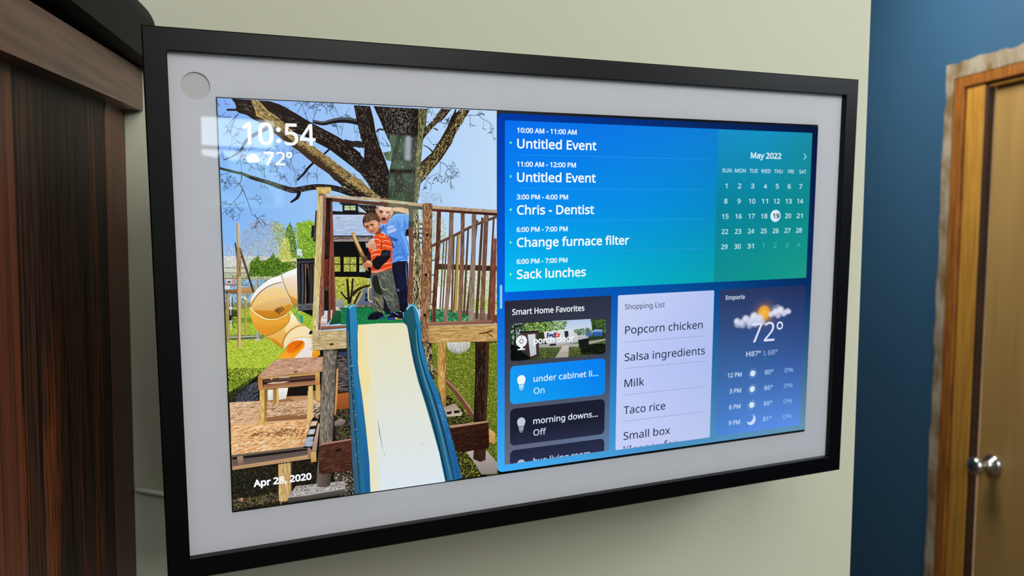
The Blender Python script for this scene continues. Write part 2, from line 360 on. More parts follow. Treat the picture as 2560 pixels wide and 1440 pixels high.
        def wts(t): return np.stack([np.clip(1-2*t, 0, 1), 1-abs(2*t-1), np.clip(2*t-1, 0, 1)], -1)
        wu, wv = wts(UU), wts(VV)
        C = np.einsum('ija,ijb,abc->ijc', wv, wu, G).reshape(-1, 3)
        if rad:   # pull row ends in along the corner arcs
            dy = np.maximum(0, rad-np.minimum(Y-y0, y1-Y)); ins = rad-np.sqrt(np.maximum(0, rad**2-dy**2))
            X = np.clip(X, x0+ins, x1-ins)
        C = np.where(C <= .04045, C/12.92, ((C+.055)/1.055)**2.4)
        if alpha is not None: C = np.column_stack([C, np.full(len(C), alpha)])
        a = len(u); T = []
        for j in range(len(v)-1):
            for i in range(a-1): k = j*a+i; T += [[k, k+1, k+a], [k+1, k+a+1, k+a]]
        s.add(np.column_stack([X.ravel(), Y.ravel()]), C, T); s.step()
    def disc(s, x, y, rx, ry, c, c2=None, a=1, a2=None, n=28):
        th = np.linspace(0, 2*math.pi, n, endpoint=False); P = np.vstack([[x, y], np.column_stack([x+rx*np.cos(th), y+ry*np.sin(th)])])
        cc2 = np.vstack([lin(c), np.tile(lin(c2 or c), (n, 1))]); al = np.concatenate([[a], np.full(n, a if a2 is None else a2)])
        s.add(P, np.column_stack([cc2, al]), [[0, 1+i, 1+(i+1) % n] for i in range(n)]); s.step()
    def rrect(s, x0, y0, x1, y1, rad, c, c2=None):
        P = []
        for cx, cy, a0 in ((x1-rad, y0+rad, -90), (x1-rad, y1-rad, 0), (x0+rad, y1-rad, 90), (x0+rad, y0+rad, 180)):
            for k in range(7): t = math.radians(a0+15*k); P.append((cx+rad*math.cos(t), cy+rad*math.sin(t)))
        s.poly(P, c, c2)
    def build(s, name, parent, mat=None, **pr):
        V = np.vstack(s.V); C = np.vstack(s.C); T = np.vstack(s.T)
        a, b2, c = V[T[:, 0], :2], V[T[:, 1], :2], V[T[:, 2], :2]
        ar = (b2[:, 0]-a[:, 0])*(c[:, 1]-a[:, 1])-(b2[:, 1]-a[:, 1])*(c[:, 0]-a[:, 0])
        T = T[abs(ar) > 1e-13]; ar = ar[abs(ar) > 1e-13]; T[ar < 0] = T[ar < 0][:, ::-1]
        me = bpy.data.meshes.new(name); me.vertices.add(len(V)); me.vertices.foreach_set('co', V.ravel())
        me.loops.add(T.size); me.loops.foreach_set('vertex_index', T.ravel()); me.polygons.add(len(T)); me.polygons.foreach_set('loop_start', np.arange(0, T.size, 3))
        me.update(calc_edges=True); at = me.color_attributes.new('Col', 'FLOAT_COLOR', 'POINT'); at.data.foreach_set('color', C.ravel())
        return link(name, me, mat or M_print, parent, **pr)
def smooth(P, W, sub=5):
    P = np.asarray(P, float).reshape(-1, 2); n = len(P); W = np.interp(np.linspace(0, 1, n), np.linspace(0, 1, len(W)), W)
    if n < 3: return P, W
    Q = np.vstack([2*P[0]-P[1], P, 2*P[-1]-P[-2]]); o = []
    for i in range(n-1):
        p0, p1, p2, p3 = Q[i:i+4]
        for k in range(sub):
            t = k/sub; o.append(.5*(2*p1+(p2-p0)*t+(2*p0-5*p1+4*p2-p3)*t*t+(3*p1-p0-3*p2+p3)*t**3))
    o.append(P[-1]); return np.array(o), np.interp(np.linspace(0, n-1, len(o)), np.arange(n), W)
def inside(q, P):
    r = np.zeros(len(q), bool); n = len(P)
    for i in range(n):
        x0, y0 = P[i]; x1, y1 = P[(i+1) % n]
        if y0 == y1: continue
        c = (y0 > q[:, 1]) != (y1 > q[:, 1]); r ^= c & (q[:, 0] < (x1-x0)*(q[:, 1]-y0)/(y1-y0)+x0)
    return r

# glyph outlines: advance and contours in 1/1000 em
G = json.loads('''{" ":[209,[]],"%":[666,[[156,581,209,569,246,534,263,498,273,454,277,402,273,349,264,305,247,269,210,233,156,221,106,233,69,269,53,305,43,349,39,402,42,454,52,498,67,534,104,569],[156,531,130,523,112,498,101,458,98,402,101,345,112,305,130,280,156,272,184,280,203,304,214,345,218,402,214,458,203,498,184,523],[523,573,205,0,144,0,461,573],[507,351,558,340,596,304,613,269,624,225,627,172,624,120,614,76,598,40,560,4,507,-8,457,4,420,40,403,76,393,120,390,172,393,225,402,269,418,304,454,340],[507,301,480,293,462,269,452,229,448,172,452,116,462,75,480,51,507,43,534,51,553,75,565,115,569,172,565,229,553,269,534,293]]],",":[215,[[154,84,146,55,136,23,124,-10,111,-42,85,-103,33,-103,41,-72,49,-38,63,31,68,63,73,93,148,93]]],"-":[258,[[32,184,32,246,226,246,226,184]]],"0":[459,[[419,287,418,242,415,201,409,163,395,112,376,70,349,37,316,12,276,-3,229,-8,170,1,122,27,86,70,60,129,48,176,42,229,39,287,41,346,48,399,58,446,83,504,119,547,167,573,229,581,287,573,335,547,372,504,399,446,410,399,417,346],[110,287,111,238,115,194,121,156,137,111,159,78,190,59,229,52,268,59,298,78,320,110,336,156,343,194,347,238,348,287,347,336,343,380,336,417,320,463,298,495,268,515,229,521,190,515,159,495,137,463,121,417,115,380,111,336]]],"1":[459,[[285,0,216,0,216,400,216,439,217,470,219,499,207,487,196,477,169,455,108,405,71,452,226,573,285,573]]],"2":[459,[[417,0,38,0,38,59,188,210,228,251,261,287,287,320,306,353,318,387,322,424,315,466,294,496,261,514,221,520,181,517,147,506,115,489,83,466,45,513,68,531,94,548,122,561,153,572,186,578,221,581,270,576,313,562,347,540,372,510,388,472,394,428,389,385,375,344,353,305,324,267,288,227,247,185,128,67,128,64,417,64]]],"3":[459,[[395,439,392,403,381,372,363,347,340,326,310,311,277,302,277,298,337,283,379,255,405,214,413,163,407,116,390,74,360,40,318,14,283,2,241,-6,193,-8,150,-6,110,-1,72,8,36,23,36,89,74,73,114,61,155,54,194,51,260,59,305,81,331,117,339,164,335,197,320,223,297,242,265,255,226,263,179,265,123,265,123,326,180,326,223,329,259,339,286,356,307,377,319,404,323,434,316,471,295,498,262,516,219,521,190,520,164,515,140,508,117,498,96,487,75,473,39,521,73,544,115,563,163,576,218,581,273,576,317,563,352,540,384,495]]],"4":[459,[[443,130,359,130,359,0,291,0,291,130,17,130,17,190,286,576,359,576,359,193,443,193],[291,374,291,412,293,444,294,474,295,500,292,500,285,485,276,468,266,451,257,438,86,193,291,193]]],"5":[459,[[221,351,275,346,322,331,361,307,389,274,407,232,413,183,407,128,387,81,356,43,314,15,261,-2,199,-8,156,-6,116,0,80,10,51,23,51,90,82,74,121,62,161,55,200,52,239,55,274,65,302,82,323,106,336,137,341,176,332,225,306,262,262,284,197,292,173,291,146,288,120,284,99,280,64,302,86,573,373,573,373,508,146,508,132,342,148,345,169,348,194,350]]],"6":[459,[[44,245,46,294,51,342,60,389,75,433,95,474,121,510,155,539,196,562,246,576,306,581,324,580,344,579,362,577,377,573,377,513,362,517,344,520,326,522,308,523,257,518,216,504,183,483,158,454,139,419,127,380,119,337,115,291,119,291,133,309,150,326,170,339,194,350,223,356,255,358,302,353,342,338,375,313,400,279,416,236,421,184,415,129,399,82,372,44,336,15,291,-2,239,-8,199,-4,163,7,130,26,101,54,77,89,59,133,48,185],[238,51,284,59,320,84,343,125,351,184,344,233,324,271,289,295,241,303,205,299,175,287,150,270,131,248,119,223,115,198,117,172,123,146,133,121,146,99,164,79,185,64,210,55]]],"7":[459,[[109,0,344,508,35,508,35,573,419,573,419,518,187,0]]],"8":[459,[[229,581,276,577,318,565,352,546,378,519,395,485,400,443,396,411,385,383,368,359,346,338,320,319,291,303,325,285,355,265,381,242,401,216,414,185,419,148,413,104,395,65,367,34,330,11,284,-3,231,-8,174,-3,126,10,89,33,61,63,45,101,39,146,43,183,56,214,75,241,99,264,128,283,158,299,131,316,107,336,87,358,71,383,61,411,58,444,63,485,80,518,107,545,141,565,182,577],[108,145,116,107,138,76,176,55,229,48,281,55,319,76,342,108,350,148,346,174,335,197,317,217,293,235,264,251,229,265,217,270,184,254,157,237,136,219,121,197,111,173],[228,524,188,518,155,502,134,476,127,441,130,414,141,391,157,373,179,357,204,344,232,330,258,343,282,357,302,373,317,392,327,414,330,441,323,476,302,502,270,518]]],"9":[459,[[417,328,415,279,410,231,401,183,387,139,366,99,340,63,306,33,265,11,214,-3,154,-8,137,-8,117,-6,97,-4,82,0,82,60,97,56,115,53,134,50,152,50,204,54,245,68,278,90,303,118,322,153,334,192,342,235,346,281,341,281,327,263,310,247,290,233,266,223,237,216,204,214,158,219,118,235,85,260,61,294,45,336,40,387,46,443,63,491,90,529,127,557,171,575,223,581,262,577,299,565,332,545,361,518,384,483,402,439,413,388],[223,521,178,513,142,488,118,447,110,388,117,339,137,301,171,277,220,269,256,273,286,285,311,303,330,325,342,349,346,374,344,400,338,426,328,451,315,474,298,493,277,508,252,518]]],":":[215,[[58,43,61,69,72,85,88,94,107,97,126,94,142,85,153,69,157,43,153,18,142,2,126,-8,107,-11,88,-8,72,2,61,18],[58,387,61,412,72,429,88,438,107,441,126,438,142,429,153,412,157,387,153,362,142,345,126,335,107,332,88,335,72,345,61,362]]],"A":[512,[[437,0,368,177,141,177,73,0,0,0,224,575,289,575,512,0],[282,415,279,424,274,438,269,455,263,473,259,489,255,500,247,468,242,452,238,438,230,415,165,241,346,241]]],"C":[507,[[323,517,280,513,241,502,206,482,178,456,155,423,139,383,129,337,125,286,128,241,135,200,147,164,175,117,213,83,262,62,322,55,359,57,394,62,427,69,460,78,460,15,427,5,393,-2,356,-7,312,-8,257,-4,208,8,166,28,130,56,101,90,78,131,62,178,52,230,49,287,51,329,57,369,67,406,89,456,120,499,159,534,206,559,261,575,324,581,367,578,409,572,448,561,482,547,453,486,425,497,394,508,360,515]]],"D":[585,[[536,292,533,231,521,177,501,131,474,91,439,58,399,33,351,15,297,4,237,0,78,0,78,573,254,573,309,569,359,558,404,540,443,516,476,484,502,446,521,401,533,350],[460,289,457,337,449,379,435,415,404,457,361,487,308,505,244,511,150,511,150,62,228,62,299,68,357,87,402,119,434,164,454,220]]],"E":[446,[[398,0,78,0,78,573,398,573,398,509,150,509,150,330,383,330,383,268,150,268,150,63,398,63]]],"F":[416,[[150,0,78,0,78,573,398,573,398,509,150,509,150,306,383,306,383,243,150,243]]],"H":[594,[[516,0,443,0,443,267,150,267,150,0,78,0,78,573,150,573,150,330,443,330,443,573,516,573]]],"I":[272,[[239,0,32,0,32,42,99,57,99,515,32,531,32,573,239,573,239,531,172,515,172,57,239,42]]],"K":[496,[[496,0,411,0,209,273,150,222,150,0,78,0,78,573,150,573,150,290,199,345,249,399,403,573,488,573,261,323]]],"L":[420,[[78,0,78,573,150,573,150,64,400,64,400,0]]],"M":[727,[[330,0,142,502,139,502,140,484,142,461,144,407,144,347,144,0,78,0,78,573,184,573,361,103,364,103,544,573,650,573,650,0,578,0,578,352,579,408,581,460,584,501,581,501,390,0]]],"N":[609,[[532,0,447,0,141,476,138,476,139,455,141,432,143,378,144,349,144,320,144,0,78,0,78,573,161,573,467,99,470,99,468,137,466,193,465,223,464,249,464,573,532,573]]],"O":[626,[[577,287,576,244,570,204,561,166,540,116,510,73,473,38,428,13,375,-3,314,-8,251,-3,196,13,151,39,114,73,85,116,65,167,56,204,51,245,49,288,52,344,62,396,78,442,100,482,130,517,166,545,208,565,258,577,314,581,369,577,417,565,459,545,495,517,524,483,547,442,564,396,574,344],[125,287,127,241,134,200,145,163,171,117,207,83,255,62,314,55,373,62,420,83,456,117,481,163,492,200,499,241,501,287,496,354,481,411,456,457,421,491,373,511,314,518,255,511,207,490,171,457,145,411,134,374,127,333]]],"P":[485,[[229,573,297,568,352,553,393,528,421,495,439,454,444,404,441,370,433,336,417,306,395,278,364,255,324,238,275,227,216,223,150,223,150,0,78,0,78,573],[223,511,150,511,150,285,208,285,258,288,298,296,330,311,352,334,365,363,370,401,361,449,334,484,289,504]]],"R":[499,[[236,573,301,568,353,555,393,532,422,500,439,460,444,410,440,368,427,334,408,306,385,285,358,269,330,257,487,0,403,0,264,237,150,237,150,0,78,0,78,573],[232,510,150,510,150,298,236,298,296,304,338,325,362,359,370,407,366,440,355,467,336,486,310,500,275,507]]],"S":[440,[[403,153,396,106,378,66,348,35,307,11,257,-3,198,-8,167,-7,137,-5,109,-1,83,4,61,11,41,19,41,88,73,76,113,65,156,57,201,55,240,57,273,66,298,79,316,98,327,120,330,147,327,173,318,194,302,213,277,230,242,247,196,265,161,279,131,294,106,311,85,330,69,351,57,375,50,403,48,435,54,477,71,513,99,542,136,563,180,576,231,581,276,578,318,572,355,562,389,549,366,487,336,499,302,508,266,515,229,517,196,515,169,507,148,494,133,478,124,457,121,434,124,407,133,386,149,367,172,351,204,335,246,318,293,299,332,279,362,255,385,228,398,194]]],"T":[446,[[259,0,187,0,187,509,8,509,8,573,437,573,437,509,259,509]]],"U":[586,[[513,202,507,146,489,95,459,52,416,20,380,4,338,-5,290,-8,225,-2,171,18,128,50,97,93,78,144,72,204,72,573,144,573,144,201,154,139,182,93,228,64,294,55,342,59,379,73,407,96,427,126,438,161,442,202,442,573,513,573]]],"W":[746,[[735,573,583,0,510,0,399,375,389,410,380,443,373,471,371,481,370,488,367,471,364,458,361,443,352,409,348,391,342,373,234,0,161,0,10,573,85,573,174,223,183,186,190,151,194,134,196,118,201,87,206,119,210,137,213,154,222,191,232,227,333,573,407,573,512,225,518,206,523,187,532,151,535,133,538,117,544,87,547,107,550,129,555,151,560,175,572,224,660,573]]],"a":[450,[[231,437,279,433,318,422,347,403,376,358,385,293,385,0,334,0,320,61,317,61,298,40,279,22,258,9,234,-1,206,-6,172,-8,136,-5,103,6,75,23,55,48,41,80,37,119,50,176,87,219,127,238,179,251,243,257,316,259,316,285,310,330,293,359,265,375,227,380,194,378,163,370,133,359,106,347,84,400,115,414,151,426,190,434],[252,208,184,200,141,182,118,155,110,119,115,87,132,66,157,53,188,49,238,56,279,79,306,117,315,172,315,210]]],"b":[493,[[139,461,138,435,138,410,136,389,135,373,139,373,161,398,189,419,226,432,272,437,322,431,365,412,401,381,428,338,444,283,449,215,447,168,439,127,427,91,400,48,365,17,322,-2,272,-8,226,-3,189,10,161,31,139,55,133,55,119,0,68,0,68,609,139,609],[260,379,219,374,188,361,165,339,150,308,142,268,139,217,139,214,142,165,150,125,165,93,202,61,261,51,312,61,348,93,363,126,373,166,376,216,373,265,363,306,348,338,311,368]]],"c":[385,[[241,-8,187,-2,139,15,99,45,69,87,55,123,47,165,44,213,47,262,56,305,71,342,102,385,142,415,191,432,245,438,278,436,309,431,336,424,358,415,337,356,316,363,292,370,267,374,244,376,204,371,172,358,148,335,131,303,120,263,117,213,120,166,131,126,148,94,172,71,202,58,240,53,273,55,302,60,328,68,351,78,351,15,328,5,304,-2,275,-7]]],"d":[493,[[221,-8,171,-2,128,17,92,48,65,91,49,146,44,214,49,282,66,338,93,381,128,413,171,432,221,438,253,436,280,429,303,420,323,407,340,391,354,374,359,374,356,405,355,424,354,438,354,609,425,609,425,0,368,0,358,58,354,58,340,40,323,24,303,11,279,1,252,-6],[232,51,290,60,328,88,348,135,355,200,355,213,352,263,343,304,329,336,291,369,231,379,181,368,146,334,130,300,120,260,117,213,120,165,130,125,146,93,181,61]]],"e":[452,[[234,438,286,432,329,414,364,385,390,346,406,299,411,244,411,201,117,201,127,137,154,90,197,62,254,52,293,54,327,60,359,69,392,82,392,20,359,8,327,-1,292,-6,251,-8,194,-2,143,17,101,48,70,91,56,126,47,167,44,212,47,257,55,297,68,333,96,378,134,411,181,431],[233,380,188,372,154,348,130,309,119,257,338,257,335,292,326,322,312,346,292,364,266,376]]],"f":[276,[[266,375,158,375,158,0,87,0,87,375,12,375,12,408,87,432,87,457,92,507,104,547,124,577,152,597,186,609,227,613,252,612,274,609,294,604,310,599,292,544,278,548,262,552,245,555,228,556,197,550,175,532,162,502,158,458,158,430,266,430]]],"g":[493,[[221,438,261,434,297,422,329,402,355,373,359,373,369,430,425,430,425,-7,420,-63,404,-109,378,-146,341,-172,293,-187,233,-192,188,-191,147,-186,110,-177,78,-165,78,-100,111,-114,149,-125,191,-132,237,-134,286,-126,324,-101,347,-63,355,-13,355,4,355,16,356,32,357,47,358,57,354,57,329,28,299,8,263,-4,221,-8,170,-2,126,18,91,51,65,95,49,149,44,214,49,278,65,332,91,377,126,411,169,431],[230,379,197,374,169,359,147,336,130,303,120,262,117,213,120,165,130,124,146,92,182,60,232,50,262,52,288,58,309,69,326,85,340,105,349,131,354,161,356,197,356,214,353,267,343,309,326,340,302,362,270,374]]],"h":[496,[[139,431,138,415,138,399,136,384,135,370,140,370,155,391,174,407,196,420,221,429,247,435,273,437,321,433,360,421,391,400,413,370,426,330,431,280,431,0,361,0,361,275,355,321,338,353,308,372,265,379,222,374,189,360,166,338,150,308,142,269,139,222,139,0,68,0,68,609,139,609]]],"i":[207,[[139,430,139,0,68,0,68,430],[104,591,119,588,133,580,142,566,145,546,142,526,133,512,119,504,104,501,88,504,75,512,66,526,63,546,66,566,75,580,88,588]]],"k":[428,[[138,291,138,276,137,257,135,221,138,221,144,229,152,240,172,264,181,276,189,285,326,430,409,430,235,246,421,0,336,0,187,200,138,158,138,0,68,0,68,609,138,609]]],"l":[207,[[139,0,68,0,68,609,139,609]]],"m":[750,[[540,438,603,429,649,401,669,371,681,330,685,280,685,0,615,0,615,277,610,321,594,353,567,372,528,379,474,369,438,342,418,298,411,237,411,0,342,0,342,277,339,308,332,333,320,353,303,367,281,376,253,379,215,374,185,360,164,338,150,308,141,269,139,223,139,0,68,0,68,430,125,430,136,371,140,371,155,392,173,409,194,422,217,431,241,436,266,438,312,433,349,420,378,398,398,366,402,366,427,398,461,420,499,433]]],"n":[496,[[275,438,322,434,361,421,391,401,413,371,426,330,431,280,431,0,361,0,361,275,355,321,338,353,308,372,265,379,204,368,166,338,146,289,139,223,139,0,68,0,68,430,125,430,136,371,140,371,156,392,175,409,198,422,222,431,248,436]]],"o":[485,[[442,216,438,165,428,121,411,82,388,51,359,25,324,7,285,-4,241,-8,200,-4,163,7,129,25,100,51,77,82,59,121,48,165,44,216,47,261,55,301,68,336,97,380,137,412,186,431,244,438,299,431,347,412,387,380,417,336,431,301,439,261],[117,216,120,169,130,128,147,95,172,71,203,56,243,51,282,56,314,71,339,95,356,128,366,169,369,216,365,263,355,303,338,335,314,359,282,374,242,379,185,368,147,335,130,303,120,263]]],"p":[493,[[273,438,322,432,365,413,401,383,428,339,444,284,449,216,447,170,439,129,427,93,401,49,365,17,322,-2,272,-8,241,-6,213,1,190,11,170,24,153,38,139,55,134,55,136,39,137,20,138,1,139,-16,139,-192,68,-192,68,430,126,430,136,371,139,371,153,389,170,405,189,419,213,429,240,436],[260,379,221,374,190,362,167,342,152,313,142,275,139,229,139,216,142,167,150,126,165,93,188,70,220,55,261,51,297,56,326,72,348,98,364,131,373,171,376,217,373,262,363,302,348,334,311,367]]],"r":[331,[[269,438,281,438,295,437,308,435,319,433,310,368,299,370,287,372,275,373,264,374,240,371,217,363,195,351,176,334,161,313,149,289,141,261,139,229,139,0,68,0,68,430,126,430,134,351,137,351,152,374,170,395,191,413,214,426,240,435]]],"s":[384,[[348,119,343,80,327,49,302,24,268,6,226,-4,176,-8,135,-6,99,-1,68,8,42,19,42,83,70,71,104,60,141,52,178,49,224,53,256,66,274,86,280,112,278,128,271,141,259,154,239,167,212,180,174,196,135,212,103,228,76,245,57,266,45,292,41,324,52,372,85,408,118,425,157,435,202,438,240,436,275,430,308,421,339,409,315,353,287,363,258,372,228,378,197,380,159,377,131,366,114,350,108,328,111,312,119,298,133,286,154,274,182,261,219,246,257,231,289,215,314,197,333,176,344,150]]],"t":[289,[[212,50,228,50,245,53,260,55,272,59,272,5,258,0,240,-4,219,-7,200,-8,167,-5,138,4,112,20,91,44,78,79,74,125,74,375,13,375,13,409,75,437,103,528,144,528,144,430,269,430,269,375,144,375,144,127,149,93,163,69,185,54]]],"u":[496,[[427,430,427,0,370,0,359,57,356,57,340,36,321,20,298,8,273,-1,247,-6,220,-8,173,-4,134,8,103,29,81,59,68,99,63,148,63,430,135,430,135,153,141,108,158,76,188,57,230,51,273,55,306,69,330,91,345,121,354,160,357,206,357,430]]],"v":[407,[[163,0,0,430,75,430,167,176,180,137,187,116,193,96,198,78,201,63,204,63,208,78,214,96,220,117,227,138,241,176,332,430,407,430,244,0]]],"w":[630,[[346,243,336,276,331,292,328,308,321,335,318,347,316,357,313,357,311,347,308,335,302,307,294,275,289,259,284,242,207,1,127,1,9,431,82,431,141,201,153,154,163,109,167,90,169,73,172,73,178,97,185,128,189,144,193,160,201,188,277,431,354,431,428,188,440,149,446,129,451,109,455,90,457,74,460,74,463,89,466,108,477,153,489,201,549,431,621,431,502,1,419,1]]],"x":[424,[[170,220,22,430,102,430,213,268,322,430,402,430,253,220,410,0,330,0,213,172,94,0,14,0]]],"y":[409,[[1,430,76,430,169,185,184,144,196,105,201,86,205,68,209,68,215,91,224,121,245,186,333,430,409,430,224,-59,207,-97,188,-130,165,-156,138,-176,106,-188,67,-192,49,-192,34,-190,20,-188,9,-186,9,-130,19,-132,30,-133,43,-134,56,-135,79,-132,99,-126,116,-114,130,-99,142,-80,152,-59,174,-2]]],"\u00b0":[343,[[172,334,136,338,105,350,79,369,60,393,48,423,44,457,48,492,60,522,79,546,104,565,135,577,172,581,207,577,238,565,264,546,283,522,295,492,299,457,295,423,283,393,264,369,238,350,207,338],[172,382,206,387,229,403,242,427,247,457,242,489,228,513,205,529,172,534,138,529,115,513,101,489,96,457,101,427,115,403,138,387]]],"\u2026":[634,[[58,43,61,69,72,85,88,94,107,97,126,94,142,85,153,69,157,43,153,18,142,2,126,-8,107,-11,88,-8,72,2,61,18],[268,43,271,69,282,85,298,94,317,97,336,94,352,85,364,69,367,43,364,18,352,2,336,-8,317,-11,298,-8,282,2,271,18],[477,43,481,69,492,85,507,94,526,97,545,94,562,85,573,69,577,43,573,18,562,2,545,-8,526,-11,507,-8,492,2,481,18]]]}''')
CAP = max(G['I'][1][0][1::2])
def text_polys(t):
    x = 0; out = []
    for ch in t:
        adv, sp = G[ch]
        for c in sp: out.append([(x+c[i], c[i+1]) for i in range(0, len(c), 2)])
        x += adv
    return out
def text(name, parent, items, z, **pr):
    # items: (string, x left, x right, baseline, cap height, weight, colour[, clip y])
    allV = []; allC = []; allT = []; n = 0
    for it in items:
        t, xl, xr, base, cap, wt, colr = it[:7]; clipy = it[7] if len(it) > 7 else None
        cs = text_polys(t); xs = [p[0] for c in cs for p in c]; x0, x1 = min(xs), max(xs)
        ky = cap*SY/CAP; kx = ((xr-xl)*SX)/(x1-x0) if xr else ky*SX/SY*.93
        L0 = lx(xl); Vl = []; Tl = []; m_ = 0; pen = 0
        for ch in t:
            adv, sp_ = G[ch]; cc_ = []
            for c in sp_:
                q = [((pen+c[k]-x0)*kx+L0, c[k+1]*ky) for k in range(0, len(c), 2)]
                cc_.append(np.array(q))
            pen += adv
            if not cc_: continue
            if wt > .05:      # weight: a thin band laid along every outline
                hwd = wt*SX
                for A in cc_:
                    B = np.roll(A, -1, 0); d1 = B-A; ln_ = np.linalg.norm(d1, axis=1)[:, None]; ok = ln_[:, 0] > 1e-7; A_, B_, d1 = A[ok], B[ok], d1[ok]/ln_[ok]
                    nn = np.column_stack([-d1[:, 1], d1[:, 0]])*hwd; ex = d1*hwd*.55
                    Q4 = np.stack([A_-ex+nn, A_-ex-nn, B_+ex-nn, B_+ex+nn], 1).reshape(-1, 2); nq = len(A_)
                    Vl.append(Q4); Tl.append((np.arange(nq)[:, None]*4+np.array([[0, 1, 2, 0, 2, 3]])).reshape(-1, 3)+m_); m_ += len(Q4)
            dep = [sum(bool(inside(A[:1], B)[0]) for j, B in enumerate(cc_) if j != i) for i, A in enumerate(cc_)]
            for i, A in enumerate(cc_):
                if dep[i] % 2: continue
                grp = [A]+[B for j, B in enumerate(cc_) if dep[j] % 2 and inside(B[:1], A)[0]]
                og = A.mean(0); tr = tessellate_polygon([[Vector(((x-og[0])*1e5, (y-og[1])*1e5, 0)) for x, y in B] for B in grp])
                Vl.append(np.vstack(grp)); Tl.append(np.array([list(k) for k in tr])+m_); m_ += len(Vl[-1])
        V = np.vstack(Vl); T = np.vstack(Tl)
        if clipy is not None: V[:, 1] = np.maximum(V[:, 1], ly(clipy)-ly(base))
        u = V[:, 0]/SX+960; v = 540-(ly(base)+V[:, 1])/SY
        allV.append(np.column_stack([u, v])); allC.append(np.tile([*lin(colr), 1], (len(u), 1))); allT.append(T+n); n += len(u)
    P = Pic(z, 0); P.add(np.vstack(allV), np.vstack(allC), np.vstack(allT)); return P.build(name, parent, **pr)

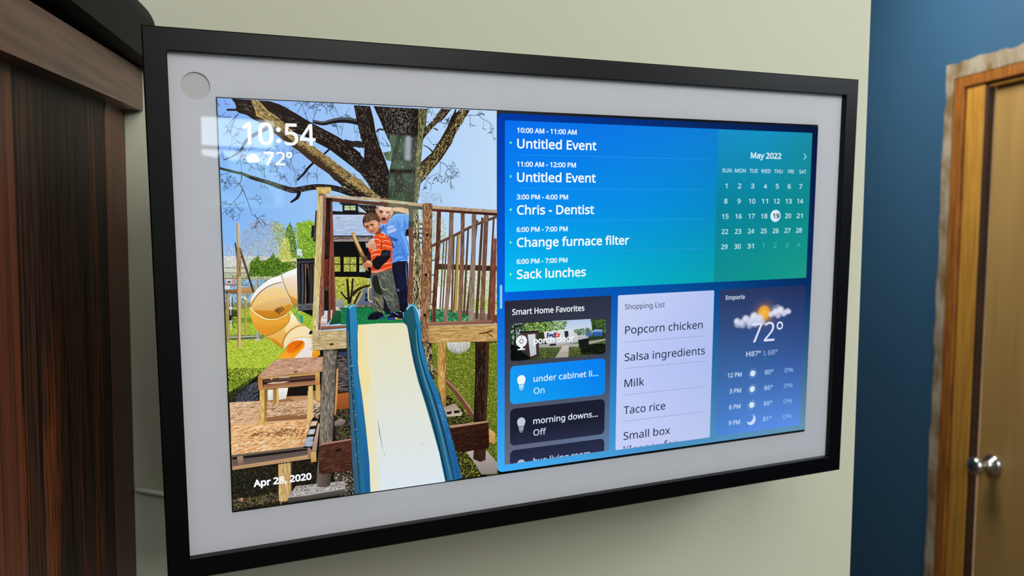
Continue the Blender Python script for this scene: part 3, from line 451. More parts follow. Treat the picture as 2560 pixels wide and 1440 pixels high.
# ---- the photo on the left of the screen
PIC = [
["G","86b2f6 a8cdfb c4defb 84b8f6 a4cffa c6e0fc b0d2fa b8dafa cfe6fd",[0,0,746,620]],
["p","dfe6ea c8cc98",[-0.5,398.4,183.6,403.3,181.9,465.5,-2.7,458.5]],
["s","a8a2a8 c4c0c8 8e8894 d6d4dc b8ac9c e6e8f0",420,4.64,0.54,90,60,[1.6,371.9,12.1,368.4,27.5,374.3,44.7,380.3,42.3,451.5,-2.9,449.8]],
["s","8a8490 a8a4ac 7a7278 b8b4bc 948a80 c8ccd8 a09880",2000,4.72,0.47,80,70,[42.3,451.5,43.4,369.1,49.7,335.6,64.4,317.2,78.8,306.2,100.2,302.6,121.6,302.8,135.6,314.2,147.6,337,144.2,390.2,113.3,454.1]],
["s","c8c47c a8a468 dcd89c b8b080 8c8a54 e8e8c0",700,3.63,0.54,80,80,[42.3,451.5,49.7,387.9,80.6,360.4,120.2,348,144.8,371.1,149.6,455.4]],
["s","8a9a34 a8b040 c4c860 6e8028 d8dc80 5a6a20",700,3.31,0.92,60,90,[124.9,312.2,135.8,310.4,149.9,321.9,160.1,344.8,170.5,364,180.3,410.2,143.7,409.2,137.6,371,124.3,332.9]],
["s","2c5a1c 3c7424 5a8c2c 78a434 20441a",900,3.72,1.3,60,90,[158.9,325.8,166.5,314.5,171.6,325.9,178.4,345.1,181.3,371.9,180.4,406.4,162,405.9,152.6,352.3]],
["p","8ab430 5a8424",[185.6,318.5,192.2,312.8,199.5,315.8,208.8,311.1,216.3,308.3,225.5,313.1,234.6,320.9,232.4,411.7,198.7,412.7,197.1,403,184.7,383.5,186.5,352.9]],
["s","7ab02c 98c43c 5a9424 b8d850 3c7018 2a5414 a4cc44 d0e468",1500,3.36,1.12,60,90,[182.9,314.6,199.5,312.9,216.4,307.3,231.1,315.1,232.4,411.7,180.2,412.2,185,372,178.4,345.1]],
["s","e8f0f8 c4dcf8 dce8f4",60,3.01,1.5,60,90,[184.7,383.5,195.7,387.6,197.1,403,182.4,400.7]],
["s","e4e06c d0d058 b8c040 f0ec90 a8b438",900,3.34,1.11,60,90,[132.9,405.1,143,371.1,148.8,357.9,159.9,352.4,163.2,363.9,165.8,400.3,176.6,410.1,179.7,429.5,168.2,448.3,142.9,434.1]],
["s","98b038 c8cc60 5a7a24 e0e490",420,3.3,0.92,60,90,[117.7,314,153.6,318.1,190,326.2,184,410.3,125.3,416.3,115.9,370.6]],
["p","5a7a24 3c5c18",[64.5,418.3,70.1,410,75.3,413.9,84.6,401,86.9,413.3,96.6,415.5,103.9,411,114.8,408.4,121.5,395.3,123.7,410.6,132.8,408.9,135.2,418.5,143.5,416.9,168.7,429.1,131.4,454.7,59.9,452.1]],
["s","2c5a14 4a8020 1c3c0e 7aa028 14280a 98b83a 386a18",1400,3.65,1.1,70,70,[59.9,452.1,64.6,414.6,73.7,407.3,84.7,398.2,89.6,411.5,103.9,411.9,114.9,404.6,122.5,389.6,127.4,406.9,134.8,403.3,143.4,418.8,180.1,416,179,456.4]],
["p","88a83a a8c834",[-3.2,523.1,228.4,534.7,224,709.5,-9.3,690.2]],
["s","2c5a14 4a8020 1c3c0e 7aa028 14280a 98b83a 386a18 a8a888 6a6a5a",1800,3.09,0.97,70,80,[1.5,444.6,46.4,448.2,65.3,452.9,182.7,436.4,180.7,507.2,58.9,530.3,-1.8,535.3]],
["s","7a7a70 9a9a90 5a6a48 88905c",500,3.89,1.17,10,30,[-1.2,519.1,78.3,523.1,77.8,539.5,-1.8,535.3]],
["s","a8c428 c4d840 8cac20 d8e45c 7a9a1c b4cc38 94b424 e4ec7c",1800,3.5,0.97,15,40,[-1.6,531.3,226.1,543.1,224.3,615.2,-4.3,604.4]],
["s","2e3c1e 48582c 1c2814",160,4.29,1.56,10,20,[5.6,537.7,31.9,539.1,31.3,557.5,4.9,558]],
["s","6e9428 587c20 84a830",260,5.86,1.37,5,15,[4.8,560.1,77,562.1,76.6,576.6,6.3,572.4]],
["s","6a7a4a 4a5a34 8a8a70 9a8060",240,4.71,1.37,0,10,[7,603.1,91,608.6,90.6,623.1,6.5,617.4]],
["p","b4c8a8",[4.9,609.1,83.2,610.2,83.1,613.3,4.8,612.1]],
["p","3e4a2a",[4.8,612.1,83.1,613.3,83,616.4,4.7,615.2]],
["s","a8c428 c4d840 8cac20 d8e45c 7a9a1c b4cc38 94b424 e4ec7c e8e070 c8b848",3200,3.14,0.98,20,40,[0.8,619,90.7,619,117.7,631.3,138.8,651.7,126.2,673.9,96,698.9,-1.8,690.8]],
["s","a8c428 c4d840 8cac20 d8e45c 7a9a1c b4cc38 94b424 e4ec7c 8aa020 6a8a1c",2600,3.01,1.05,25,40,[2.3,617.1,132.2,626,124.6,677.1,75.3,715,33.1,737,0.2,756.3]],
["s","5a7a1c 3c5814 7a8c24",300,2.73,0.91,25,40,[0.2,724.5,72.2,718,35.7,746.9,0.9,769.2]],
["p","c8a8a0 a88a88",[2,456.7,27.3,456.6,26.6,475.8,1.2,478.8]],
["p","e0e4ea",[5.7,458.8,17.8,459.3,17.4,469.4,5.3,468.9]],
["p","606870",[7.4,461.9,15.8,462.2,15.6,468.3,7.2,467.9]],
["p","d8dce0",[0.5,473.7,13.5,474.3,13.2,484.4,0.1,483.8]],
["r","4a3c30",[1.35,1.35],[1.2,428.5,60.3,430.8]],
["r","4a3c30",[1.35,1.35],[0.7,441.5,59.9,444]],
["r","4a3c30",[1.35,1.35],[0.2,455.6,59.4,458.2]],
["r","4a3c30",[1.36,1.36],[-0.4,472.7,58.8,475.5]],
["p","9a6a44 6e4a2e",[0.4,485.8,31,485.1,30.6,497.3,0.1,492.9]],
["p","c89a68 a87c4a",[40,480.4,72.9,481.4,72.4,498.1,39.5,496.3]],
["r","b8926a",[6.61,6.61],[5.7,495.1,4.1,622.3]],
["r","8a7058",[1.94,1.94],[3.8,495.1,1.9,621.2]],
["r","c8a458",[5.12,5.12],[50.4,499.2,47.2,604.7]],
["r","9a7a40",[1.57,1.57],[48.5,499.1,45.3,604.6]],
["r","b0aca4",[7.91,7.12],[78.4,461.6,77.4,623.3]],
["r","807c78",[2.38,2.38],[81.4,461.7,80.5,622.4]],
["r","e8ecf0",[1.56,1.56],[14.1,499.6,11.5,593.1]],
["r","303030",[1.76,1.76],[17.7,503.8,16.7,552.6,17.2,581.2,22.8,585.6]],
["p","e8e8e8",[9.6,530.8,17.1,531.2,16.9,536.3,9.4,535.9]],
["p","e8e8e8",[8.4,564.3,15.9,564.8,15.8,568.9,8.3,568.4]],
["p","202020",[7.9,552.1,14.5,552.5,14,566.7,7.4,566.3]],
["r","e8e4c8",[4.72,4.72],[48.3,505.2,49,513.4]],
["p","28543c",[3.3,489,7,489.1,6.7,497.2,3,497]],
["r","3c3028",[5.07,4.68],[44.4,397.6,55.3,438.3,69.7,493.9]],
["p","c8a87c d8b884",[32.2,397.3,42.9,397.5,34.3,635.8,38.4,639.2,26.9,640.4,27.1,581.8]],
["h","8a6a48 a88658",[31.6,397.2,35.4,397.3,28.5,637.4,25.8,638.3]],
["p","c4bcac",[69.4,617.5,82.9,618.5,82.8,623.6,69.2,623.8]],
["r","4a3a2c",[3.59,4.67],[29.2,364.1,31.6,380,33.3,406.2]],
["p","d8c49c b8966a",[34.8,313.2,42.6,314.2,41.4,451.5,30.9,451.1]],
["h","b89c74 a8865c",[34.8,313.2,37.3,313.6,33.9,451.2,30.9,451.1]],
["p","5a4434",[38.2,376.4,42.2,378.4,62.5,452.2,56.3,452]],
["s","7a5c3c 96764e 5a4028",60,7.21,0.9,90,6,[32.9,380,43,380.3,41,451.4,31.1,451.1]],
["p","f4f2f6 f0b84c",[182.8,433.3,152.7,445.4,140.8,451.5,142.2,470.2,151.3,495.5,166.2,527.4,176.9,538.4,179.9,538.6]],
["p","e8a83c c87c20",[153.1,501.8,180.4,519.7,179.8,539.6,174.9,538.3,166.2,527.4]],
["p","ffffff f4f2ee",[182.8,433.3,152.7,445.4,140.8,451.5,142.4,461.9,182.3,450.9]],
["p","eeeef4 e09c34",[140.8,451.5,113.1,460.8,95.3,472.5,77.5,488.1,66.5,504,60.2,518.1,61.7,530.4,71.7,547.4,90.6,560.8,107.9,567,129.4,567.2,151.5,555.9,167,535.8,166.2,527.4,151.3,495.5,145.1,472.4]],
["p","ffffff f0ece8",[140.8,451.5,113.1,460.8,95.3,472.5,77.5,488.1,63.4,510,62.2,522.3,77,502.5,98.8,484.9,122.5,473.6,142.2,469.2]],
["p","f6d8a0 f0c470",[63,522.3,77,502.5,98.7,489,122.2,481.8,148.4,491.2,156.8,510.3,121.2,516.9,93.7,523.8,68.3,534.9]],
["p","d8942c c8801c",[68.1,541,93.1,544.4,124.2,546.1,160.2,529.2,167,535.8,151.5,555.9,129.4,567.2,107.9,567,90.6,560.8,73.6,548.5]],
["s","b8741c 5a3c28 8a5c30 3c2c24",60,6.85,1.21,60,20,[120.3,545.9,140.3,534.5,144,543,131.8,554.8]],
["r","8a6430",[1.98,2.38,1.98],[62.7,530.5,70.9,514.5,86.9,494.7,110.6,479.3,142.2,470.2]],
["r","9a7c58",[2.01,2.41,2.82],[140.8,450.5,145.1,470.3,153.2,495.5,164.3,523.1,176.8,539.5]],
["r","f4f0e8",[1.41,1.41],[139.2,450.5,143.7,470.3,151.3,495.5,162.4,523.1]],
["p","f4b440 dc9028",[57.9,532.3,62.4,540.7,81,558.2,104,567.8,131.4,568.4,153.4,557.1,160.1,566.9,154.7,581.3,134.4,598.9,96.7,613.1,75.9,597.2,65,575.9,59.2,550.8]],
["p","f8c460 e8a030",[58.4,534.4,65.8,551.2,84.6,566.7,107.7,574.3,139.2,572,157.1,568.8,152.7,581.1,119,587.5,84,585.3,68.9,576.1,60.9,555]],
["r","fce8a8",[3.17,3.96,3.17],[61.1,533.5,71.7,549.5,92.4,564.1,109.8,568.6,131.4,566.3,153.4,557.1]],
["r","6a4a20",[1.4,1.4],[92.5,562,109.9,566.7,131.5,564.8,151.9,555.5]],
["p","f8d488 e8a440",[156.6,552,160.7,548.1,166.5,552.6,171.1,567.5,182.7,580.8,196.5,590.1,212.4,603.8,216.1,616.8,215.7,631.7,157.2,635.1,139.8,651.8,117.7,631.3,98.6,614.3,134.4,599.9,156.8,577.2,160.2,564.8]],
["p","fbe8b8 f4dcb0",[194.5,590,213.4,603.9,217.1,616.9,216.7,631.8,177.5,622.7,157.2,635.1,139.8,651.8,143.5,626.8,158,604.6,178.3,593.2]],
["p","fff6dc f8d48c",[156.9,575.1,165.4,554.6,186.7,583.2,170.4,590.6,150,608.3,144.3,597.4]],
["p","e8962c c87818",[98.6,615.3,118,620.8,133.3,636.6,139.2,650.7,135,647.2,115.7,631.1]],
["r","b88430",[2.41,2.82,2.41],[96.7,613.1,118.4,606.2,142.6,591,154.8,579.2,159.1,566.8]],
["r","c89850",[3.27,3.68,2.86],[139.8,651.8,139.3,634.9,147.8,614.4,164.2,598.6,184.4,590.4,196.5,591.2]],
["r","8a6020",[1.02,1.02],[138.5,649.6,137.9,633.7,146.5,613.3,163.2,596.9]],
["p","f4ece6 e8e0d8",[151.2,635.7,165.4,626.1,185.6,622.2,201.7,624.4,217.8,629.7,216.5,678.8,168,677.6,164,674.8,156.7,653]],
["r","f0c880",[2.87,2.87],[153.2,633.8,169.5,624.3,193.7,621.7,215.9,625.3]],
["p","f88c10 f8a020",[147.8,648.1,153.1,638,163.3,631.3,177.4,629.1,191.4,631.7,196.2,638.9,195,647.3,184.5,660.4,173.2,670.1,167.6,677.6,126.2,675,134.5,664,145.6,656.4]],
["p","e46a08 f07c10",[148.8,648.2,155.1,638.1,169.3,631.7,187.3,631.9,193.2,638.7,184.8,650.8,168.4,662.3,150.4,663.1]],
["p","fba428",[126.2,675,146.6,655.4,162,676.7]],
["r","4a3018",[1.23,1.65],[168.7,651.8,179,644,189.3,633.1]],
["r","f8d8a0",[1.66,2.07],[196.2,638.9,193.9,649.3,182.5,662.3,171.1,673.2]],
["r","249a6c",[2.04,2.04],[167.4,555.8,179.3,557.5,184.1,566.1,182.6,582.9]],
["r","2cb080",[1.64,1.64],[169.2,561.1,176.2,563.6,178.8,578.5]],
["r","2a9a8c",[6.99,6.17],[189.2,563.3,189.6,584.4]],
["p","f4a81c e89414",[216,660.6,234.4,661.9,235.1,673.8,222.6,681.4,212.5,676.4]],
["t","3c4658",100,17.59,0.73,2,[1.6,4.4]],
["t","3c4658",60,16.19,0.74,1,[15.9,2.1]],
["t","3c4658",130,49.18,2.38,3,[49.3,37]],
["t","3c4658",95,49.13,1.79,3,[43.2,44.8]],
["t","3c4658",160,23.74,1.19,2,[31.5,46.9]],
["t","3c4658",0,22.08,0.74,1,[4.4,43.4]],
["t","3c4658",0,0,0.15,0,[77.3,28.1]],
["t","3c4658",-105,51.64,1.56,3,[218.4,48.6]],
["t","3c4658",-80,43.99,1.57,3,[232.4,49.7]],
["t","3c4658",-60,35.68,1.24,3,[192.7,30.8]],
["t","3c4658",-92,28.52,1.43,3,[268.9,30.7]],
["t","3c4658",-100,41.54,1.12,3,[297.4,34.3]],
["t","3c4658",-75,36.94,1.29,3,[302.6,85.4]],
["t","3c4658",-95,44.91,1.28,3,[297.9,82.4]],
["t","3c4658",-100,26.01,0.98,3,[344.4,92.2]],
["t","3c4658",60,23,0.61,2,[158.4,5.9]],
["t","3c4658",120,24.14,0.8,3,[329.9,10.5]],
["t","3c4658",-110,23.8,1.04,2,[10.4,152.8]],
["t","3c4658",-60,30.04,1.5,3,[40.5,164.5]],
["t","3c4658",150,39,1.35,3,[31.1,181.7]],
["t","3c4658",-95,45.26,1.06,3,[51.6,181.4]],
["t","3c4658",-80,36.37,1.06,3,[66.2,182.7]],
["t","3c4658",-95,67.53,1.07,2,[107.4,197.7]],
["t","3c4658",-135,46,0.77,2,[104.5,194.6]],
["t","3c4658",-140,49.79,0.78,2,[154.1,203.5]],
["t","3c4658",-98,62.79,1.1,3,[186.4,203.2]],
["t","3c4658",-130,67.6,0.94,2,[196.1,187.1]],
["t","3c4658",-100,28.4,0.79,2,[205,203]],
["t","3c4658",-100,28.67,0.64,1,[239.4,202.6]],
["t","3c4658",-80,17.84,0.74,2,[29,78.9]],
["t","3c4658",-60,38.74,1.19,2,[21.3,132.7]],
["t","3c4658",-110,48.29,0.91,2,[56.5,167.3]],
["t","3c4658",95,41.03,2.85,2,[51.2,191.6]],
["t","3c4658",120,57.28,2.15,3,[53.5,226.5]],
["t","3c4658",72,64.49,2.15,3,[55.1,230.1]],
["t","3c4658",115,26.58,1.77,3,[27,191.9]],
["t","3c4658",190,17.69,1.06,2,[16,212.1]],
["t","3c4658",-150,28.63,1.25,3,[53.6,222.8]],
["t","3c4658",175,59.3,1.08,2,[57.6,259.6]],
["t","3c4658",110,16.07,1.43,2,[27.1,287.3]],
["t","3c4658",60,43.5,1.63,2,[79.3,291.2]],
["t","3c4658",80,10.86,0.9,1,[96,211.4]],
["t","3c4658",-85,33.39,1.3,1,[183.8,216.2]],
["t","3c4658",-140,51.82,0.93,2,[174.7,218.1]],
["t","3c4658",-115,33.66,0.94,2,[214.3,210.2]],
["t","3c4658",-95,28.24,0.94,1,[239.4,208.1]],
["t","3c4658",-85,16.49,0.92,2,[142.5,207.2]],
["t","3c4658",-110,19.94,0.91,3,[107.1,196.4]],
["t","3c4658",-100,18.56,0.93,1,[185.7,216.2]],
["t","3c4658",85,3.68,1.1,0,[150.7,233.3]],
["t","3c4658",85,12.7,1.27,1,[104.8,215]],
["r","3c4048",[2.38,4.46,6.54,8.92,8.92],[8.9,154.4,35.4,141.5,53.5,125.7,62.9,107,84.1,89.3,117.3,71.2]],  # branch greyed: pale window reflection in the glass put into its colour
["r","2a2824",[5.95,6.3],[-9.8,172.5,10.4,177.6,51.3,187.9]],  # limb start, same reflection tint put into the colour
["r","1c1618",[7.13,8.91,11.04,13.89,15.68,14.96,14.25,14.96,16.03,14.25],[48,185.2,77.1,198.3,112.1,208.4,147.4,221.2,174.4,229,192.7,227.4,220.4,221.9,248.4,220,286,224,323.9,236.3,354.7,245.9]],
["b","16100e 241a16 0a0808 3a2c24 5a4a3c 6e6458 8c8478 1c1412 100c0c 4a4440",260,5.34,0.89,[5.34,8.91,10.69,12.47,10.69,12.47],[48,185.2,112.1,208.4,174.4,229,220.4,221.9,286,224,354.7,245.9]],
["r","1c1418",[11.17,7.45,4.47],[192.6,231.2,188.5,246.3,179.1,254.9,169.4,261.1]],
["r","10101c",[4.79,4.79],[273.1,120,258.5,134]],
["r","12121e",[5.38,6.33,4.12],[231.2,156.2,216.7,170.8,205.5,185.4,187.9,203.9]],
["p","2a201c 1a1412",[33.2,-0.2,125.5,2.2,150.7,9.4,188.1,29.5,215.4,45.6,233.8,55.9,272.6,75.2,296.2,87.2,319.9,102.6,355.1,129.3,354.1,183.3,310.8,149.8,271.5,120.1,232.6,100.4,209.6,88.4,171.5,77.1,120.5,66.4,97,56.5,85.4,50.8,68.1,39.2,53.7,36,47.9,34,45.1,30.3,22,30.9,20.4,28.4,22.2,25.7,43.2,24.8,44,20.5,41.5,11.5]],
["b","16100e 241a16 0a0808 3a2c24 5a4a3c 6e6458 8c8478 1c1412 100c0c",420,5.95,1.04,[22.33,28.28,26.8,25.31],[51.5,14,97.8,31.8,157.1,51,217.9,69.2,280,99,351.3,155.5]],
["p","c0a468 8a7040",[81.2,-0.8,98.7,2.6,107.3,11.4,120.2,26.2,142.3,40.7,161.4,58.7,179.2,76.8,192.7,85.8,213.8,104.1,247.7,125.5,294.5,159.8,353.7,203,285.5,203.7,269.9,186.1,229.6,157.8,193.1,126.8,170.5,111.7,148.2,93.5,126.1,78.6,120.5,66.4,106.1,51.5,91.6,41.3,89.1,27.6,83.7,12.5]],
["p","4a3828 3a2c20",[91.6,41.3,106.2,46.9,126.6,63.1,150.3,74.7,171,95.9,201.3,110.8,234.9,135.4,270.5,163.5,317.8,203.4,285.5,203.7,269.9,186.1,229.6,157.8,193.1,126.8,170.5,111.7,148.2,93.5,120.3,72.6]],
["b","1e1610 3a2c1a 8a7444 b09a60 c8b47c 6e5a34 2a2014 e0d09a 54431f",700,6.61,1.05,[16.53,22.53,22.53,24.04],[87,1.7,106.7,31.4,141.8,56.3,193.9,99.9,247.4,136.7,310,187.2,325.9,201.6]],
["r","54545c",[9.42,12.56,14.13],[230.8,49.4,257.3,53.4,281.2,47,305.2,42,329.3,42.7,356.7,48]],
["r","1c1a22",[4.72,7.86,9.43],[233.9,52,257.3,55.8,281.1,50.1,305.1,46,329.2,46.7,356.7,51.3]],
["r","241c1c",[9.67,17.73],[312,98,336.1,104.6,355.6,106.5]],
["t","30343c",0,44.05,1.92,3,[654.5,17.4]],
["t","30343c",45,54.07,1.74,3,[688.2,11.3]],
["t","30343c",95,28.82,1.54,2,[666.3,17.8]],
["t","30343c",45,56.75,1.89,3,[571.6,145.1]],
["t","30343c",100,36.01,1.52,3,[577.3,150.5]],
["t","30343c",120,38.16,1.53,3,[598.6,166.9]],
["t","30343c",150,43.61,1.33,2,[571.3,178.5]],
["t","30343c",50,34.37,1.34,2,[600.5,166.8]],
["t","30343c",-40,37.59,2.26,3,[576.4,39.9]],
["t","30343c",10,28.22,1.51,3,[580.2,39.7]],
["t","30343c",50,33.58,1.12,2,[537.7,79.7]],
["t","30343c",-100,29.85,1.49,3,[553.6,22.5]],
["t","30343c",-150,24.3,1.12,3,[561.2,18.5]],
["t","30343c",-160,26.1,1.49,3,[545.8,41.1]],
["t","30343c",160,30.32,1.14,3,[615.3,12.6]],
["t","30343c",-70,20.68,0.75,3,[522.7,232.7]],
["t","30343c",-90,20.81,0.76,2,[547.6,232.6]],
["t","30343c",60,32.5,1.26,3,[413.1,85.4]],
["t","30343c",90,35.98,1.08,3,[404.2,71.4]],
["t","30343c",-80,10.59,0.88,2,[351.6,13.3]],
["t","30343c",-100,38.95,1.06,3,[343.2,77]],
["t","30343c",110,17.82,1.07,2,[354.7,124.5]],
["t","30343c",95,23.32,0.78,1,[706.2,31.1]],
["s","8a94a8 a0a8b8 788090",120,3.13,0.94,60,90,[514.5,232.8,575.3,235.6,584.8,263.7,555.6,269.9,517.3,260.6]],
["r","2a2624",[15.91,15.91],[330.2,106.6,348,104.3,365.7,108.2]],
["p","241a18 1a1210",[339.4,2.7,382.9,3.1,387.1,18.8,391.3,36.3,397,73.5,407.2,108.9,421.2,144.5,431.7,176.9,438.2,233.2,386.9,233.4,363.1,154.6,365.6,115.4,355.5,83.7,347.3,48.7]],
["p","1c1412",[330.9,117.2,349.3,128.2,366.8,145.6,390.1,154.1,431.7,176.9,438.2,233.2,383.3,229.8,369.3,204.7,351.8,181.6,330,160.6]],
["b","16100e 241a16 0a0808 3a2c24 5a4a3c 6e6458 8c8478 1c1412 100c0c",420,4.6,1.24,[35.38,38.91,42.45,53.06],[360.6,4.1,368.5,56.7,381.9,109.6,399,162.9,410.7,226]],
["b","16100e 241a16 0a0808 3a2c24 5a4a3c 6e6458 8c8478 1c1412 100c0c",200,4.6,1.24,[35.42,38.96,42.51],[327.8,137.6,366.3,172.5,401.7,217]],
["p","a08858 6a5434",[329.3,191.8,356.6,212,395.9,235.2,328.4,235.5]],
["s","1e1610 3a2c1a 8a7444 b09a60 c8b47c 6e5a34 2a2014 e0d09a 54431f",90,6.05,1.25,38,12,[329.3,193.5,356.5,213.8,390.5,234.3,328.4,234.6]],
["r","3c3e44",[5.39,5.39],[398.8,71.6,406.2,64.2,418.9,64.7]],
["p","4a5a44 6a7a58",[416,126.6,439.9,120.6,441.3,150.4,424.8,146.2]],
["p","1e1614 141210",[391.9,2.7,541.4,3.9,536.2,50.5,528.2,87.3,524,124,521.7,151.6,519.2,210.6,515,243.9,505,281,504.1,355.5,428.9,354.2,422.7,280.7,383.2,233.4,405.5,208,431.7,176.9,437.6,153.2,439.8,131.5,436.5,102.7,422.4,72.6,408.4,37.4]],
["s","16100e 241a16 0a0808 3a2c24 5a4a3c 6e6458 8c8478 1c1412 100c0c 10100e 0c0a0a",1500,4.64,1.25,85,22,[391.9,2.7,541.4,3.9,536.2,50.5,528.2,87.3,524,124,521.7,151.6,519.2,210.6,515,243.9,505,281,504.1,355.5,428.9,354.2,422.7,280.7,383.2,233.4,405.5,208,431.7,176.9,437.6,153.2,439.8,131.5,436.5,102.7,422.4,72.6,408.4,37.4]],
["s","5a6238 8a8a4c a8a468 c4c088 2a2a1a 3c3c24",330,8.12,1.11,92,9,[515.9,6,540.4,4.9,535.2,50.6,527.2,87.3,523,124,520.8,151.6,518.2,210.6,514,243.9,505,281,499.3,281,504,207,506.8,133.6,513.2,78.7]],
["s","c8c8c4 9a9a98 7a7c84",160,2.15,1.26,80,40,[414.4,7,497.2,5,496.3,71.9,444.4,73.7,422.8,45.8]],
["p","2e2418 3a2c1c",[634.9,1.6,665.4,1.5,650.5,24,626.7,56.5,610.8,95.9,581.3,139.3,542.4,184.4,520.1,209.6,519.9,151.6,552.6,123.3,577.9,85.8,599.5,48.2,611.3,20.1]],
["b","1e1610 3a2c1a 8a7444 b09a60 c8b47c 6e5a34 2a2014 e0d09a 54431f 0e0a08 18120e",520,5.73,1.34,[21.01,21.01,22.92,24.83,26.74,21.01],[648.6,2.8,630.8,37.8,599.2,85.1,565.9,132.2,538.7,166,523.2,192.1]],
["p","2a2018",[580.6,1.6,609.5,2.7,590,26.5,564.8,45.8,533.9,79.8,527.2,91,531.4,56.2,553.4,38.9]],
["b","1e1610 3a2c1a 8a7444 b09a60 c8b47c 6e5a34 2a2014 e0d09a 54431f 16100e 241a16 0a0808 3a2c24 5a4a3c 6e6458 8c8478 1c1412 100c0c",170,4.52,1.13,[20.71,15.06,11.3],[594,3.4,563,34.9,532.1,72.6]],
["r","181620",[1.86,4.1],[528,102.9,543.1,109.8,554.5,120.5]],
["r","3a3c44",[2.62,4.87],[558,55.2,570.4,60.6]],
["r","181418",[3.79,9.49],[623.2,1.2,617.2,19.9,611.2,34.8]],
["p","3a2c1e 2a2018",[284.2,200,355.4,199.2,372.3,219.2,389.4,232.9,411,251.1,364.9,247,347.7,242.6,327.4,230.7,304,217.2]],
["p","b09460 8a7040",[311.1,199.7,355.4,199.2,372.3,219.2,389.4,232.9,411,251.1,382.2,244.2,354.9,228.8,331.2,213.5]],
["b","1e1610 3a2c1a 8a7444 b09a60 c8b47c 6e5a34 2a2014 e0d09a 54431f",170,6.12,1.19,[56.11,37.41,18.7,6.8],[317.9,198.3,341.4,216.9,372,233.9,406.6,250.2]],
["s","0e0a08 1c1410 2c2016",90,7.42,1.01,37,10,[287.5,202,321,211.9,364.9,242.5,354.6,244.3,327.4,229.8]],
["p","8fc0f4 a8d0fa",[277.8,258.2,306.4,259.9,304.2,284.7,277.2,283.7]],
["s","c4d8b0 e0ecd8 8aa870 d8e4f0",60,2.41,1.03,60,90,[345.3,275.4,367.6,284.1,364.1,287.6,345.1,285.7]],
["p","1c1c20",[277.2,284.1,304.2,285.6,304,295,277,294]],
["p","4a3630 2c2224",[345.1,285.7,372.7,291.1,363.9,295.9,344.9,295.3]],
["p","22262c",[296.3,260.7,345.5,265,346.7,294.4,304,295,302.9,267.6,297,265.8]],
["p","141418",[305.1,283.9,344.3,284.9,344.9,295.3,304.8,295]],
["p","c8dc9c",[308.9,270.5,322.8,270.5,322.6,282.2,308.6,282.2]],
["s","eef4e0 8ab060 d8e8b8 b0d080",26,2.73,1.37,20,40,[310.2,271.5,321.5,271.5,321.3,280.8,310,280.8]],
["r","28302c",[1.19,1.19],[308.8,275.3,322.7,275.7]],
["p","c8dc9c",[324.5,270.5,338.2,270.5,338,282.3,324.3,282.2]],
["s","eef4e0 8ab060 d8e8b8 b0d080",26,2.74,1.37,20,40,[325.9,271.5,336.8,271.6,336.6,280.9,325.7,280.8]],
["r","28302c",[1.2,1.2],[324.4,275.3,338.1,275.7]],
["p","16120e",[340.4,266.7,394,270.3,395.4,287.7,402.3,298.2,370.9,292.8,359,280.6]],
["s","16100e 241a16 0a0808 3a2c24 5a4a3c 6e6458 8c8478 1c1412 100c0c",80,2.76,1.21,30,40,[350.6,270.2,390.5,272,390.2,285.9,371,287.6]],
["p","c4d4ee a4bee4",[276.7,294,365.7,294.9,387.3,352.7,275.3,351.2]],
["r","7a90b8",[0.68,0.68],[276.9,297.4,368.2,298.4]],
["r","7a90b8",[0.68,0.68],[276.8,301,369.5,302]],
["r","7a90b8",[0.68,0.68],[276.7,304.6,370.8,305.7]],
["r","7a90b8",[0.68,0.68],[276.7,308.2,372.2,309.4]],
["r","7a90b8",[0.68,0.68],[276.6,311.8,373.5,313]],
["r","7a90b8",[0.68,0.68],[276.5,315.4,374.8,316.7]],
["r","7a90b8",[0.68,0.68],[276.4,319,376.1,320.4]],
["r","7a90b8",[0.68,0.68],[276.3,322.6,377.5,324.1]],
["r","7a90b8",[0.68,0.68],[276.2,326.2,378.8,327.7]],
["r","7a90b8",[0.68,0.68],[276.2,329.8,380.1,331.4]],
["r","7a90b8",[0.68,0.68],[276.1,333.4,381.5,335.1]],
["r","7a90b8",[0.68,0.68],[276,337,382.8,338.8]],
["r","7a90b8",[0.68,0.68],[275.9,340.6,384.1,342.5]],
["r","7a90b8",[0.68,0.68],[275.8,344.2,385.4,346.2]],
["r","7a90b8",[0.68,0.68],[275.7,347.8,386.8,349.9]],
["s","e4ecf8 8aa0c4 d4e0f4 b8c8e4",180,10.16,0.68,1,3,[277,295.7,363.9,296.6,382,350.5,275.7,349.5]],
["s","6a7890",20,2.04,0.68,30,60,[281.9,299.2,300.4,301,295.1,311.3,283.4,309.4]],
["p","101014",[275.4,349.9,384.6,352.3,385.5,354.8,275.3,352.3]],
["p","6e5a54 4a3c3a",[275.3,352.3,385.5,354.8,386.2,362,275.1,360.9]],
["p","a49a94 8a807a",[275.1,360.9,380.1,361.9,376.5,368.3,275,366.4]],
["s","c4bab4 5a4e4c 8a7e78",60,10.21,0.68,0,4,[277.3,353.7,378.5,355.4,376.5,367.1,277,365.2]],
["p","08080c",[273.6,366.3,387,368.5,385.4,454.6,271.7,450.7]],
["p","08080c",[274.2,405.6,380.9,408.5,379.8,469.8,272.8,465.8]],
["p","a8a83c",[279.4,407.6,294.7,408,294.2,426.7,279,426.3]],
["s","5e7a20 8aa02c b8c43c 3c5a18 d8dc6c 2a4412 a4b030 e4e890 f0f0c0 d8d880",46,2.39,1.37,60,90,[280.6,408.8,293.4,409.1,293.1,425.5,280.2,425.1]],
["p","a8a83c",[278.9,428.7,294.5,429.2,294.1,448.3,278.5,447.8]],
